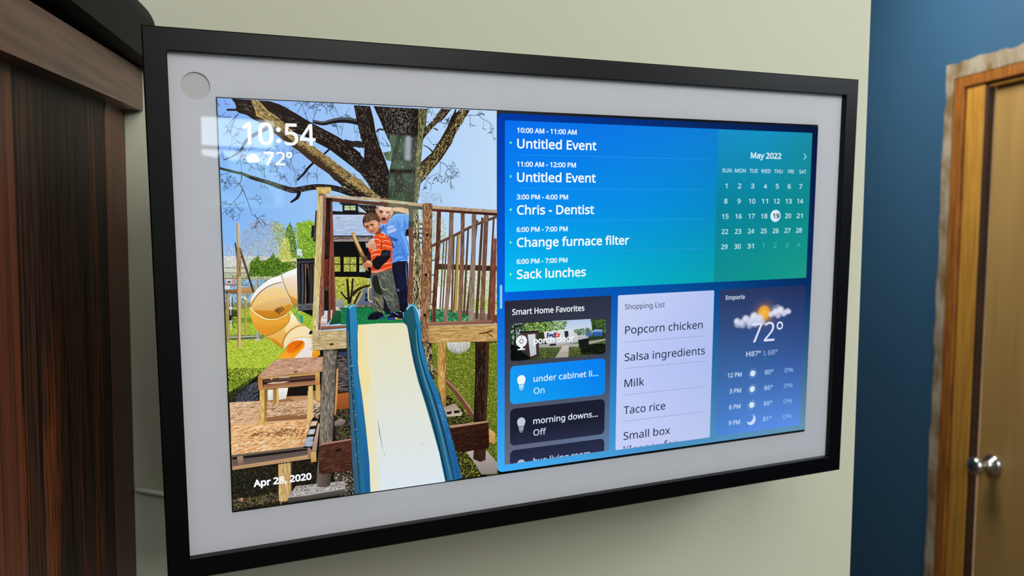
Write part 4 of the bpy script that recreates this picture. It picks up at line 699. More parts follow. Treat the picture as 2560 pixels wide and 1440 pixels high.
["s","5e7a20 8aa02c b8c43c 3c5a18 d8dc6c 2a4412 a4b030 e4e890 f0f0c0 d8d880",46,2.4,1.37,60,90,[280.1,429.9,293.3,430.3,292.9,447,279.7,446.6]],
["p","a8a83c",[304,408.7,319.9,409.2,319.5,427.8,303.6,427.3]],
["s","5e7a20 8aa02c b8c43c 3c5a18 d8dc6c 2a4412 a4b030 e4e890 f0f0c0 d8d880",46,2.41,1.38,60,90,[305.2,410,318.7,410.3,318.3,426.6,304.8,426.2]],
["p","a8a83c",[321.6,409.6,337.8,410,337.4,428.7,321.2,428.2]],
["s","5e7a20 8aa02c b8c43c 3c5a18 d8dc6c 2a4412 a4b030 e4e890 f0f0c0 d8d880",46,2.42,1.38,60,90,[322.8,410.8,336.6,411.2,336.2,427.5,322.5,427]],
["p","a8a83c",[303.6,429.4,319.5,429.9,319.1,449.1,303.1,448.6]],
["s","5e7a20 8aa02c b8c43c 3c5a18 d8dc6c 2a4412 a4b030 e4e890 f0f0c0 d8d880",46,2.41,1.38,60,90,[304.7,430.7,318.3,431.1,317.9,447.9,304.4,447.4]],
["p","a8a83c",[321.2,430,337.4,430.5,337,449.8,320.8,449.2]],
["s","5e7a20 8aa02c b8c43c 3c5a18 d8dc6c 2a4412 a4b030 e4e890 f0f0c0 d8d880",46,2.43,1.39,60,90,[322.4,431.2,336.2,431.7,335.8,448.5,322,448]],
["p","a8a83c",[345.8,410.2,355.6,410.5,355.3,428.9,345.4,428.6]],
["s","5e7a20 8aa02c b8c43c 3c5a18 d8dc6c 2a4412 a4b030 e4e890 f0f0c0 d8d880",46,2.44,1.39,60,90,[346.9,411.5,354.4,411.7,354.1,427.6,346.6,427.4]],
["p","b8c4b0 c8d0d0",[345.7,432.2,362.4,432.7,362,451.5,345.3,451]],
["s","5e7a20 8aa02c b8c43c 3c5a18 d8dc6c 2a4412 a4b030 e4e890 d8e0e8 b0bcc8",60,2.32,1.16,60,90,[346.7,433.2,361.3,433.7,361,450.6,346.4,450.1]],
["p","b8b040 98a048",[274.1,462,345,464.6,364.3,467.9,374.6,473.6,378.8,526.3,365.4,546.7,272.3,541.9]],
["s","5e7a20 8aa02c b8c43c 3c5a18 d8dc6c 2a4412 a4b030 e4e890 f0f0a0 e8e048",800,2.79,1.39,60,90,[274.1,463.3,345,465.9,373.3,472.2,377.7,513.1,339.7,537.5,272.5,534.2]],
["p","6a7890 5c6a80",[356,497.7,366.4,494.2,381.9,497.5,383.6,547.7,333.2,545.1,344,519.4]],
["r","3c4658",[0.65,0.65],[344.2,506.3,379.1,506.6]],
["r","3c4658",[0.65,0.65],[342.6,512,379,512.4]],
["r","3c4658",[0.65,0.65],[340.9,517.7,378.9,518.1]],
["r","3c4658",[0.65,0.65],[339.2,523.4,378.8,523.9]],
["r","3c4658",[0.65,0.65],[337.6,529.1,378.7,529.7]],
["r","3c4658",[0.65,0.65],[335.9,534.7,378.6,535.5]],
["r","3c4658",[0.65,0.65],[334.3,540.4,378.5,541.3]],
["p","202838",[359.6,509.6,370,510.1,369.5,533.8,359.2,533.3]],
["p","8a98a8",[360.7,521.5,368.5,521.9,368.4,523.4,360.7,523.1]],
["r","1c1810",[5.12,7.68],[311.8,468.6,314.2,505,315.4,537.6]],
["r","241e14",[4.63,6.43],[327.1,467.9,323.7,505.4,318,536.5]],
["r","2a2418",[5.22,7.83,10.44],[374.3,489.3,353.5,493.7,335.3,503.3,323.5,514.5]],
["r","c8b060",[5.18,7.77],[344.2,506.3,333.6,524.2,323,541.9]],
["r","3a2c1c",[5.19,6.48],[348.1,503.9,340.1,516.6,329.4,538.3]],
["r","c0a868",[3.11,3.89],[335.9,537.3,343.8,524.6,353.2,506.7]],
["r","1c1810",[3.83,5.11],[294.5,504.1,304.4,517.6,313.1,525.8]],
["p","3a2420",[331.9,545,381.1,543.6,380.9,551.5,331.7,552.9]],
["s","c89a70 8a5a48 e8c8a0 5a3830",50,3.89,0.91,10,40,[333.2,542.5,378.5,543.4,378.3,551.3,333,551.6]],
["p","e8e8e8",[327.2,521.9,332.3,522.1,332.3,526,327.1,525.8]],
["r","f0c888",[2.87,2.87],[374.2,495.2,369.1,499.6,368.4,525.8,371.5,532.5,379.9,534.9]],
["p","1a5a38 124a2c",[279.3,554.4,307.4,555.9,306.7,590.3,259.8,592.9]],
["s","d8b088 a87850 f0e0c8 3a2c28",60,6.31,1.68,10,20,[279.5,545.9,307.6,546.2,307.5,553.8,281.4,553.4]],
["p","a8a8a0 888c88",[278.9,524.5,302.9,525.6,302.4,546,279.5,543.7]],
["r","6a7070",[0.84,0.84],[279.9,527.7,302.8,528.8]],
["r","6a7070",[0.84,0.84],[279.8,532.4,302.7,533.5]],
["r","6a7070",[0.84,0.84],[279.7,537.1,302.6,538.3]],
["r","6a7070",[0.84,0.84],[279.6,541.8,302.5,543]],
["p","107040 1c8448",[293.6,546.9,383.6,550.3,465.6,563.9,465.1,604.3,292.6,593.8]],
["s","0c4a28 1a8a4c 2aa860 0a3a20 167a40 38b870 104828",900,3.33,0.9,5,30,[293.6,548.2,465.7,557.2,465.1,602.9,292.6,592.5]],
["p","262228 48424a",[232.8,282.5,236.6,282.5,234.8,353.7,226.2,357.4,219.8,353.4,222.5,321.8,229,322.8]],
["p","1a181c",[222.5,321.8,228.1,322.8,224.4,356.4,219.2,354.4]],
["p","54484c 2a2426",[224.5,353.5,234.8,353.7,234.5,365.3,224.2,365.1]],
["p","141418 1c1c22",[181,411.9,183.4,409.9,228.5,410.7,224.4,532.4,180.1,530.2]],
["p","3a3640",[181.3,415.6,227.8,415.3,227.6,421.1,181.5,422.9]],
["r","3c3e48",[3.58,4.47,3.58],[185.4,424,185.2,476.1,182.5,529.3]],
["r","4a4c58",[4.24,5.3,4.24],[195,424.3,194.8,476.4,192.1,529.8]],
["r","c07a3c",[1.96,2.45,1.96],[203,424.6,202.8,476.8,200.2,530.2]],
["r","34343e",[3.94,4.92,3.94],[217,425,216.9,477.3,214.3,530.9]],
["r","5a4a48",[2.96,3.7,2.96],[224.1,425.2,224,477.6,221.4,531.2]],
["r","6a4828",[2.04,5.31,6.13],[206,424.7,208.8,431,209.7,472.8]],
["r","08080a",[4.09,8.18,7.36],[206.7,435.1,206.9,466.4,206.2,529.4]],
["p","4e4e5a 2c2c36",[180.1,530.2,218.7,531.1,218.3,549,181.1,550.2]],
["s","74747e 34343e 8a8a92 1c1c24",60,10.23,1.02,0,6,[182.1,531.4,218.3,532.5,217.9,547.9,182,549.2]],
["p","0c1010",[187.6,549.9,218.3,549,217.8,567]],
["p","1c1210 3a1c14",[260.6,242.3,275.1,242.3,273.8,461.9,250,461]],
["s","2c1a14 0c0808 4a2820",80,11.41,1.71,90,4,[261.6,257.7,272.9,257.6,271,459.8,252,459.1]],
["p","7a4434 8a4a3c",[272.9,255.7,277.2,257.6,279,462,262.9,461.5,270.1,334.9]],
["p","8a4a38 6a3c30",[266.3,403.3,278.6,403.7,279.3,554.4,269.5,573.1,255.6,592.6,260.7,510.9]],
["p","181010",[252,403,264.3,403.3,260.7,553.4,248.4,552.8]],
["p","7a2c18 5a2414",[252.8,413.5,263,413.8,260.3,485.4,250,485]],
["p","54382c",[251.1,485,262.3,485.5,262,498.2,250.7,497.7]],
["r","4a241c",[2.08,2.08],[273.4,405.6,270.4,490.1,270.6,571]],
["p","9a5a48 7a4438",[243.9,402.8,252.4,403,248.1,565.5,239.7,573.5,236.8,605.4,231.1,605,235.1,552]],
["s","c08878 5a3028 a86c58 3c2018",110,10.31,1.24,92,4,[243.8,404.8,252,405.1,247,565.4,237.1,594.7,232.6,594.4,237.2,509.8]],
["p","e4dcd4 c8bcb0",[239.7,571.4,256.5,555.3,255.7,574.5,239.5,579.9]],
["p","f0e8e4 b88878",[239.6,575.7,254,576.5,253.6,593.6,239.2,592.7]],
["r","d8c4a8",[4.62,3.36],[269,551.7,266.4,575.1]],
["p","9c6a58 7c4838",[253.5,239.5,261,240.4,259.7,296.1,255.6,348.2,251,461,242.1,460.7,249,348.1]],
["s","b88878 6a3c30 8a5848",60,9.48,1.14,92,4,[254.4,242.3,260,242.3,254.6,348.2,249.1,459,243.4,458.8,249.9,348.1]],
["p","c8b478 c4ac68",[240.5,237.6,253.2,237.6,251.7,276.8,247.3,353.9,242.1,460.7,225.1,460.1,231.9,353.6,236.9,267.2]],
["p","d4c080 e0c888",[228.1,402.3,244.9,402.8,237.2,509.8,230,607.1,217,605.8,221.9,509.1]],
["s","ecdca4 b89c58 f4e8b8 a8884c",160,18.47,1.23,93,2,[228.7,404.4,243.8,404.8,236.1,509.7,229.1,604.9,218.5,604.2,222.9,509.1]],
["s","ecdca4 b09450 a88c48 e8d8a0",150,16.99,1.13,92,2,[240.8,240.5,252.4,240.4,246,353.9,241,458.7,226.5,458.2,232.9,353.6]],
["p","8a5438",[242.4,237.2,253.6,237.2,253.4,243.3,242.2,243.3]],
["p","d8b86c c4a050",[235.3,222,237.2,221,274.3,220.8,275.6,224,274.7,238,240.1,237.8]],
["s","f0dc98 a8843c e8cc80",70,4.52,1.13,0,14,[238.1,222.4,273.7,222.1,273.4,236.5,240.9,236.7]],
["p","5c3628 40302a",[259.7,248,525.5,271.4,525.4,282.1,276.1,259,260.3,257.3]],
["s","7a4a34 3a241c 6a3c2c",120,11.82,1.01,5,3,[278,251.3,522.7,273.1,522.7,280.3,277.8,258.2]],
["p","1c1210",[261.3,248.8,277.2,250.5,277,258.2,261.1,258.2]],
["p","c8b088 b0987c",[260.7,241.7,371.8,247.7,524.7,264.8,525.5,272.6,371.6,256,260.5,248.3]],
["s","e0ccaa a08660 f0e0c4 88704c",260,10.08,0.84,6,3,[263.2,242.6,371.7,249.1,522.8,265.8,522.8,271.4,371.6,255,263.1,247.1]],
["p","8a6a48 6a4c34",[408.3,250.2,417.2,247.9,426,249.3,429.4,254.9,406.5,252.5]],
["p","a86c54 6a4030",[238.1,594.8,306.6,596.4,306.4,604.4,237.8,605.8]],
["p","3c4450 5a6470",[439.9,284.4,487.2,292,487,306.8,433.4,304]],
["p","dcb494 c89878",[439.4,276.5,449.9,274.7,464.9,275.3,487.4,280.3,488.4,297.6,482.1,297.5,474.6,291.9,463.4,289.4,442.3,285]],
["s","f0ccac b88868 e8c0a0",60,4.92,1.11,10,20,[442.5,277.1,484.8,281.5,484.7,293.2,443.6,283.2]],
["p","e8c4a4 c89c7c",[496.7,289.6,506.1,292.1,511.4,298.3,510.5,302.7,507.2,306.4,497.1,305.1]],
["p","e0b090 c88870",[395.9,271.5,440,275.2,441.3,285.6,438.5,295.4,433.4,304,428.3,313.7,419.5,321.6,410.9,322.4,406.7,316,402.7,303.7,397.9,295.2,393.9,283,394.6,275.7]],
["p","f4d4bc ecc4a8",[402,273.3,435.1,275.2,434.9,283.2,427.5,285.6,417.7,285.5,403,282.4]],
["p","8a6a54 a8846c",[395.6,271.5,401,272.1,400,278.2,396.9,285.5,394.2,284.2,393.6,278.2]],
["p","c8a890",[436.9,275.2,440.6,275.9,441.3,285.6,438.3,288.1]],
["p","d89c84 b87860",[391.8,280,394.3,278.2,396.7,281.8,398.6,292.1,396.1,293.3,392.9,287.9]],
["p","e8b8a0 d09880",[438,285.6,441.1,287.1,439.5,295.4,434.1,299.3,436,291.7]],
["p","b87c64",[398.5,295.2,407,301.3,408.5,318.4,406.1,318.4,401.4,306.2]],
["p","a86450 b87060",[422.4,295.3,433.5,295.4,429.6,310.1,420.8,321,422.2,307.5]],
["p","4a3028",[402.4,283.3,409.1,284.9,413.3,288,411.4,290.4,405.3,289.8]],
["p","8a5848",[421.9,288,427.5,287.1,433,288.1,429.9,291.7,423.7,291.4]],
["r","7a4c3c",[1.22,1.71],[401.8,282.4,407.9,283.7,413.3,287]],
["r","9a6450",[1.22,1.47],[421.3,287,427.5,285.6,433,286.6]],
["r","c88c74",[3.66,2.93],[402.8,292.8,410.2,294]],
["p","f8dcc4 f0c4a8",[414.6,286.8,418.9,287,420.6,295.3,418.1,297.7,413.8,297.1,412.6,294.1]],
["r","a86050",[1.22,1.47],[411.3,297.1,415.6,299.2,420.5,297.8]],
["p","f0c0a8",[420,292.9,427.4,294.1,427.3,300.2,422.3,301.4]],
["p","b86058",[408.2,303.8,413.7,302,419.2,303.2,421.6,307.5,420.3,313.6,415.3,316,410.4,314.2,408.1,309.3]],
["p","2a0c10 6a2424",[409.4,305,413.7,303.3,418.6,304.1,420.4,307.5,419.4,312.4,415.4,313.8,411.1,312.3,409.3,309.3]],
["p","c8706c",[411.1,311.1,415.4,309.3,419.1,311.4,415.3,314.1]],
["p","6aa4ee 4a8ae4",[459.6,292.9,478.4,293.4,485.9,298.2,484.1,334,476.5,337.7,473.8,351.2,483.6,376.3,482.9,423,461.5,423.7,447.7,427.6,437,431,437.6,390.2,433.7,365.4,424,350.5,408.2,340.4,404,330.6,404.2,323.3,410.9,323.3,418.3,323.4,425.8,317.4,432.1,306.4,443.4,296.7]],
["r","8ab8f8",[2.46,4.93,2.46],[439.6,301.6,452.1,295.5,474.6,296.3]],
["r","4478c8",[1.24,2.98,1.24],[471.9,306.7,474.2,324,470.2,341.3]],
["r","82b4f8",[2.49,6.22,2.49],[463.9,341.2,467.5,353.6,477.2,378.6,480.7,403.6]],
["r","3c70c4",[1.25,3.74,1.25],[463.4,378.3,466.9,397,475.4,420.9]],
["r","3468b8",[1.24,2.98,1.24],[439.1,415,450.5,406.6,466.8,404.5]],
["r","7ab0f6",[1.99,4.98,1.99],[441.4,424.9,454.1,414.1,469.2,414.5]],
["r","3a6cc0",[1.23,2.7,0.98],[424.5,321,418.1,333.2,414.3,343]],
["r","84b6f8",[1.72,3.69,1.72],[434.5,308.9,428.2,321.1,421.8,333.3]],
["r","4a80d4",[1.24,2.47,1.24],[449.5,304.1,456.7,323.8,455.3,333.7]],
["r","7cb0f6",[1.74,4.21,1.74],[462,301.7,465.5,316.5,464,336.3]],
["r","3a70c8",[0.99,2.49,1.24],[444.3,400.2,453.3,385.6,466,373.4]],
["p","2454b0 3c78d8",[408.3,330.6,414.6,323.4,415,333.2,411.8,340.5,407.6,338]],
["s","b4cef8 c8dcfc",60,2.71,0.98,-70,30,[425,329,443.6,323.1,444.1,329.8,425.5,336.4]],
["p","dce8fc c8d8f8",[424.8,339.4,447.8,332.6,449.2,339.1,426.5,348]],
["s","8ab0ec",26,2.46,0.86,-30,40,[426.6,339.4,446.6,334.2,447.1,338.5,427.8,345.6]],
["s","1c4090 2450a8",70,3.21,1.23,-60,30,[427.7,353,437.5,358.7,453,362.7,451.7,367.6,436.2,364.2,427.6,357.9]],
["r","1c3c88",[1.24,1.24],[435.5,364.8,451,371.3,444.5,386.6]],
["r","1c2c6c",[3.21,3.71],[433.7,365.4,438.4,377.8,440.8,387.8]],
["p","10142a 0c0e1a",[432.9,430.9,452.9,424.9,481.7,424.4,480.1,544.5,476.3,571.2,454.8,567.4,443.6,509.4,437.5,476]],
["s","1c2450 0a0c18 181e44 141a3c",60,11.92,1.85,85,14,[446.1,436.6,478.2,430.9,476.7,544.4,455.2,543.3]],
["r","8a88b0",[1.07,1.87,1.07],[474.9,430.8,476.5,457.5,478.7,496.2]],
["p","5a6aa0",[447.7,502.9,454.4,501.9,455.7,509.9,449,508.3]],
["p","d8e0f4",[481.2,411.1,483.8,411.2,482.5,429.7,479.5,431]],
["p","8a5440 6a3c30",[388.5,347.5,401,329.3,406.5,330.6,408.2,340.4,404.3,347.7,396.9,351.3]],
["p","dca07c c0805e",[359.9,317.9,363.6,313.1,373.3,312,383.1,307.2,392.8,308.5,400,315.9,400,328.1,400.3,336.6,393.4,343.9,385.4,348.4,377.5,345.1,370.4,340.1,365.6,333.7,361.6,325.8]],
["p","ecb894 e0a480",[380.5,318.1,395.2,313.4,399.2,325.6,392.4,332.9,388.8,328]],
["p","a86a50 b87858",[363.4,326.4,373.1,325.3,376.6,332.7,372.8,338.7,366.9,333.8]],
["p","d8907a b86c58",[400.7,313.5,406.1,314.7,406.3,321.4,402.3,327.1,399.2,325]],
["r","9a5040",[0.98,1.22],[401.8,316.5,403.6,319.6,401.7,323.8]],
["r","3a2018",[2.18,3.15,1.94],[364.7,330.3,368.8,327.7,373.1,325.3]],
["r","3a2018",[1.94,3.16,1.7],[376.7,324.2,381.6,322.8,387.7,323.1]],
["r","6a3c2c",[1.21,1.69,1.21],[363.4,326.4,367.6,324.7,372.5,323.5]],
["r","6a3c2c",[1.21,1.94,1.21],[375.6,321.1,381.6,320,387.7,320.6]],
["p","e8b090",[375.5,325.4,379.1,326.6,382.6,332.7,378.9,335.7,374.7,334.5]],
["r","7a4030",[1.21,1.46],[374.7,335.7,378.9,336.1,382.6,334.6]],
["p","7a3030",[374.2,340.5,380.1,338.2,385.6,337.7,386.4,340.1,382.5,342.7,376.4,343.6]],
["p","e0b0a0",[377.6,340,382.5,339.1,382.5,340.5,378.3,341.5]],
["r","c8806c",[1.22,1.46],[376.3,344.6,382.4,344.3]],
["p","4a3428 2c1c16",[356.9,315.5,357.1,308.2,359.6,301,365.2,293.8,372.5,289.6,381,288.4,389.5,290,397.9,295.8,402.7,303.7,405.6,309.8,406.1,314.7,401.9,314.1,400.2,318.3,398.2,313.4,392.8,309.1,385.5,309.1,379.4,311.4,373.2,315.6,366,315.6,361.4,315.5,360.5,320.4,363.5,332.5,361.1,330.1,358.6,324]],
["s","6a4c38 8a6a50 3a281e 221612 7a5a44 1c1210 8a6c50",200,7.24,0.84,60,30,[358.2,314.3,360.2,302.2,366.4,295,378.6,289.6,389.5,290.9,397.9,297,402.6,305,404.3,312.3,398.8,312.2,392.8,307.9,384.3,307.2,373.3,313.8,364.8,314.3]],
["p","ec5018 e04010",[384.6,355.9,392.1,349.3,406.9,344.7,420.3,348.9,431.3,360.4,437.3,372.9,437.5,396.3,436.3,432.2,434.7,459.5,380.3,460.1,380.2,430.5,378.6,419.4,376.5,401,370.6,392.3,372,383.8,384.5,364.5]],
["p","ec5018 d84010",[377.7,408.4,435.9,409.9,436,444.2,414.1,450,393.1,453.9,376.9,454]],
["s","f86a28 c83808 f07030 b83410",60,7.32,1.46,-20,30,[387.1,357.2,406.8,346.5,420.3,351.6,432.4,365.4,434.4,396.3,432.7,427.2,383.3,430.6,379,398.6,389.2,376.8]],
["r","fcd8cc",[0.98,1.84,1.22],[401.8,352.6,411.6,356.4,417.7,356.5,414.2,347.9]],
["r","fcd8cc",[0.98,1.83,1.22],[385.7,366.9,391.9,362.2,399.2,363.5,405.8,367.9]],
["r","fcd8cc",[0.98,1.84,1.22],[391.6,378.1,398.9,377,406.3,377.8]],
["r","fcd8cc",[0.98,1.84,1.23],[408.9,369.8,417.6,366.3,426.2,367.7,431.1,370.3]],
["r","fcd8cc",[0.98,1.84,1.23],[407.4,383.3,416.1,379.8,426,382.5,435.2,387]],
["r","fcd8cc",[0.98,1.83,1.22],[376.6,398.6,391.3,391.6,407.3,391.3]],
["r","fcd8cc",[0.98,1.83,1.22],[378.2,409,391.1,404.4,404.6,403.5]],
["r","fcd8cc",[0.99,1.86,1.24],[425.4,414.6,434.8,411.1]],
["r","fcd8cc",[0.99,1.85,1.24],[416.5,431.6,435.2,427.2]],
["r","fcc8b8",[1.04,1.56,1.04],[378.2,450.8,393.2,450,414.2,444.8,435.4,439.5]],
["r","fcc8b8",[1.04,1.56,1.04],[377.5,453.4,393.1,453.3,414.2,448.7]],
["r","fcc8b8",[1.05,1.57,1.05],[409.2,432.8,423.7,429.3,434.9,427]],
["r","fcc8b8",[1.04,1.56,1.04],[379.4,421.5,385.9,420.3]],
["p","6a2c1c a83c14",[379.2,430.6,393.5,432.3,382.8,447.7,379,442.3]],
["r","8a2c0c",[1.72,3.19,1.72],[406.4,372.2,407.4,383.3,404.8,391.9]],
["p","10121c 0c0e18",[408.5,393.2,419.6,392,427,393.4,433.4,397.2,430.5,409.8,420.3,423.1,410.3,431.5,400.2,446,390.4,445.6,380.8,434.2,380.5,425,395.8,415,404.6,406.6]],
["s","2c3048 080a10 3c4260 1c2034",90,8.62,1.72,-40,20,[410.9,395.7,430.7,398.6,412.9,422.9,395.4,438.4,388.2,430.8,404.5,411.5]],
["p","10121c",[379.4,422.8,393.9,408.8,434.6,409.9,419.8,425.2,401.2,441.7,393.3,444.1,383.1,434.6]],
["p","14161e 1c1c24",[369.3,398.1,376.5,403.4,378.3,423.1,366.4,421.5,363.6,408]],
["p","e8b898 d09074",[365.4,377.5,371.6,368.5,382.1,364.4,388.1,367.6,391.6,376.9,393.6,387.3,388.3,390,383.3,394.4,376.7,389.4,368.3,384.3]],
["r","8a5040",[0.61,0.97,0.61],[377,376.5,386.7,376.8,391.5,380.5]],
["r","8a5040",[0.61,0.97,0.61],[375.7,380.2,384.2,383.4,388.9,389]],
["r","8a5040",[0.61,0.97,0.61],[374.4,383.8,380.4,388.2,382.7,393.8]],
["p","c0c8d8 8088a0",[363.7,371.4,366.8,370.2,367.1,386.1,364.6,386]],
["p","e0dcf0",[377.2,363.1,387,358.4,388.2,362.1,379.6,366.8]],
["p","c89c58 8a6844",[325.2,344.7,327.7,341.5,331.3,340.8,334.8,344.8,339.3,357.6,346.2,373.5,353.7,390.7,360.6,405.5,369.3,427.8,360.2,431.2,346.2,401.5,331.9,367.1,326.8,353.8]],
["p","ecca8a d0a868",[329.9,346.6,333.5,347.8,352.5,390.6,353.6,396.2,347.5,397.8,333.8,363.5]],
["p","8a6238 5a4434",[325.2,344.7,327,346.5,333.8,363.5,348.7,397.9,360.2,429.9,358.4,429.9,346.2,401.5,331.9,367.1,326.8,353.8]],
["p","6a4a38 4a3428",[350.7,407.7,365.4,408.1,371.6,422.5,370.2,427.7,359.9,428.7]],
["p","d88c64 c07850",[354.1,430.5,358.6,427.4,366.5,419.5,374.9,420,381.2,427.4,382,435.2,379.1,439.1,372,438.8,366.1,438.7,368,443.3,370.5,449.9,367.2,448.5,360.9,441.7,355.8,437.7]],
["r","8a4a34",[0.65,1.04,0.65],[359.8,432.6,367.6,430.2,375.3,431.1]],
["r","8a4a34",[0.65,1.04,0.65],[361,437.2,367.5,434.8,375.2,436.3]],
["r","8a4a34",[0.65,1.03,0.65],[358.6,430,361,439.1,367.3,445.9]],
["p","f0b48c",[366.5,420.4,374.2,421,379.3,428,372.8,429.1,367.7,425]],
["p","5c6058 4c4c44",[376.4,456.6,393.1,454.6,414.1,450.7,435.3,445.5,439,462.8,443.9,489.5,446.4,505.5,451.4,523.1,456.3,560.8,444.1,565.5,428.1,565.9,420.6,541.6,411.7,518.6,409.5,534.4,408.3,563.5,396.4,564.2,384.6,564.9,381.7,546.2,380.1,526.4,378.1,493.4,375.2,471]],
["p","22241f 1e201c",[393,461.1,400.6,477.2,404.1,501.1,409.1,514.5,399.9,516.7,386.9,508.2,379.6,481.6,382.5,463.4]],
["p","14141c",[410.4,518.5,418,536.1,427.5,564.6,417.5,566.7,409,560.9]],
["s","7c8474 383a34 9aa294 23241f 646a5c 2c2e28",110,11.78,1.05,38,30,[395.7,458.6,433.9,449.4,440.2,476.1,445,508.1,452.3,556.5,430.9,562.1,418.1,528.2,405.4,503.8]],
["s","6a6a50 2c2c22 8c8868 2c2c22 a8a484",50,11.78,1.05,50,20,[380.2,518.5,408.4,521.1,406.4,560.8,386,562.3]],
["r","98a08c",[1.57,3.15,1.31],[398,471.8,404.2,493.1,412,501.4,422.5,500.5]],
["r","8a947c",[1.32,2.91,1.32],[414.3,522.7,423.4,531.1,436.6,534.4]],
["r","c0c4a8",[0.79,1.57,0.79],[381.5,521.2,396.9,535.1,407.2,551.5]],
["p","0e1228 0a0c1c",[364.8,579,372.1,569.5,380.7,565.4,391.2,563.9,404.3,565.3,410.8,574.3,412.6,581.8,390.8,585.8,366,584.8]],
["p","2c3c84",[396.1,581.5,412.1,574.4,414,581.2,398.7,584.3]],
["p","101638",[413.6,565.2,428.3,557.9,430.7,571.4,417.4,573.4]],
["p","10142c 0c1024",[420.6,582.2,428.7,572,438.8,566.5,454.8,566,464.8,572,464.6,590.8,421.1,588.5]],
["p","2c4494",[421.2,582.9,442.6,581.5,441.1,589.4,422.5,588.3]],
["r","c8c8d0",[1.07,1.07],[437.4,567.8,444.1,570.8,452,576.6]],
["r","9a9068",[1.32,1.59],[400.4,565.8,407,563.5,410.8,571.7]],
["p","d8d040",[441.8,584.1,445.2,582.3,449.2,584.5,449.8,588.6,445.1,589,442.2,586.8]],
["r","e0d8a8",[1.88,1.34],[450.5,587.5,463.3,588.8]],
["r","d0b080",[1.61,1.61],[454.9,564.7,460.2,567.7]],
["r","8a90a8",[0.8,0.8],[412.1,575.7,422.7,575,430.6,576.1]],
["s","d8dcb0 b8c078 a8c048 e0e8d0 88a040 c8d0b8",420,5.02,1.88,60,90,[510.7,282.2,558.7,285.5,590.8,326.6,596.6,421.8,544.3,426.7,516.5,325.7]],
["p","d8e4f0 c8d890",[545.9,426.7,745.1,432.4,745,577.3,541.3,566.5]],
["s","d0d488 b8c458 e0e4c0 98a848 e8f0f4 c4c890",600,5.8,1.93,70,70,[566.8,449.5,745.1,455.4,745,544.2,676.2,544.2,566.3,503.7]],
["s","c0c8c0 d0d8e0 98a078",200,4.44,1.27,80,70,[555.4,288.6,587.7,304.5,596.9,383.6,570.2,433.8,547.9,388.9]],
["p","eef2f6",[563.1,500.4,610.8,504,610.4,562.1,562.5,562.8]],
["s","a8c428 c4d840 8cac20 d8e45c 7a9a1c b4cc38 94b424 e4ec7c",260,6,2,10,30,[672.8,540.8,745,540.9,745,587.3,672.6,583.3]],
["r","6a5c48",[4.4,4.4],[511.8,321,524.6,322.7]],
["r","4a4034",[4.41,4.41],[511.7,334.1,524.4,335.8]],
["r","6a5c48",[4.41,4.41],[511.5,347.2,524.3,348.9]],
["r","4a4034",[4.41,4.41],[511.4,360.3,524.1,362.1]],
["r","6a5c48",[4.42,4.42],[511.2,373.4,524,375.2]],
["p","3a3226 241e18",[512.3,279.1,513.4,325.7,514.4,372.5,520.3,419.7,517.9,482.7,517,562,491.3,560.7,493.1,418.9,493.7,325.5,482.3,279]],
["s","c8bc8c e0d8b0 8a8058 1a1610 0e0c0a 6a6040 a89c70",520,10.66,1.88,85,14,[512.3,279.1,513.4,325.7,514.4,372.5,520.3,419.7,517.9,482.7,517,562,491.3,560.7,493.1,418.9,493.7,325.5,482.3,279]],
["p","1c4a34 1c8a4c",[539.7,563.2,657.4,576,675.9,609.8,539.3,601.7]],
["s","1c8a4c 0c4a28 38b870 145c34 a8b8a0",260,5.16,1.61,5,30,[541.3,564.9,655.7,577.5,662.3,607.3,540.9,600.2]],
["p","9a8878 7a6858",[655.6,579.1,745,590.6,745,612.2,662.3,607.3]],
["r","2e2420",[14.07,14.07],[545.9,428.3,531.4,432.6]],
["r","5a5048",[3.82,3.82],[543.1,386.9,561,382.9]],
["r","5a5048",[3.83,3.83],[542.7,427.9,560.6,424]],
["r","5a5048",[3.85,3.85],[542.3,469,560.2,465.2]],
["r","5a5048",[3.86,3.86],[541.8,516.7,559.7,513]],
["r","5a5048",[3.87,3.87],[541.4,551.8,559.4,548.2]],
["r","6a5a4c",[3.19,3.19],[549.6,382.6,544.7,547.5]],
["p","4c3628 2c1e1a",[567,435.3,745.1,447.2,745.1,462.6,566.8,451.1]],
["r","5c4838",[3.35,4.18],[585.5,367.6,572.3,564.9]],
["r","6a5444",[3.87,4.83],[594.4,363,579.6,566.9]],
["r","5c4a3c",[5.18,6.48],[615.2,355.4,607,576.5]],
["r","b8924c",[7.8,9.75],[630.1,349.3,617,578.7]],
["r","4c382c",[2.6,3.25],[625.8,349.2,612.7,570.3]],
["r","5a443a",[5.75,7.19],[658.5,330.5,643.8,585]],
["r","543c30",[5.79,7.23],[685.5,311.6,652.2,588.7]],
["r","4e3a30",[7.39,9.24],[701.4,305.3,682.1,600.3]],
["r","5a4238",[5.86,7.32],[736.6,300.8,718.9,605.7]],
["r","5c4030",[7.01,8.29],[546.4,385.7,610.2,358.5,677,327.5,745.2,303.1]],
["r","8a6a50",[1.91,1.91],[546.4,381.9,610.2,354.7,677,323.7,745.2,299.9]],
["p","5a2c1e 4a1c14",[565.8,284.9,577.8,285,574.6,389.5,566.5,484.6,558.9,602.2,545.8,601.4,554.1,484.1,561.5,389.2]],
["s","5a2c1e 4a1c14 3a241c a8806c",70,15.9,1.59,94,4,[565.8,284.9,577.8,285,574.6,389.5,566.5,484.6,558.9,602.2,545.8,601.4,554.1,484.1,561.5,389.2]],
["p","7a5c4c a08070",[602.2,288.9,615,288.9,611.6,390.3,604.2,502.1,594.1,604.3,581.9,603.6,591,501.5,598.5,390]],
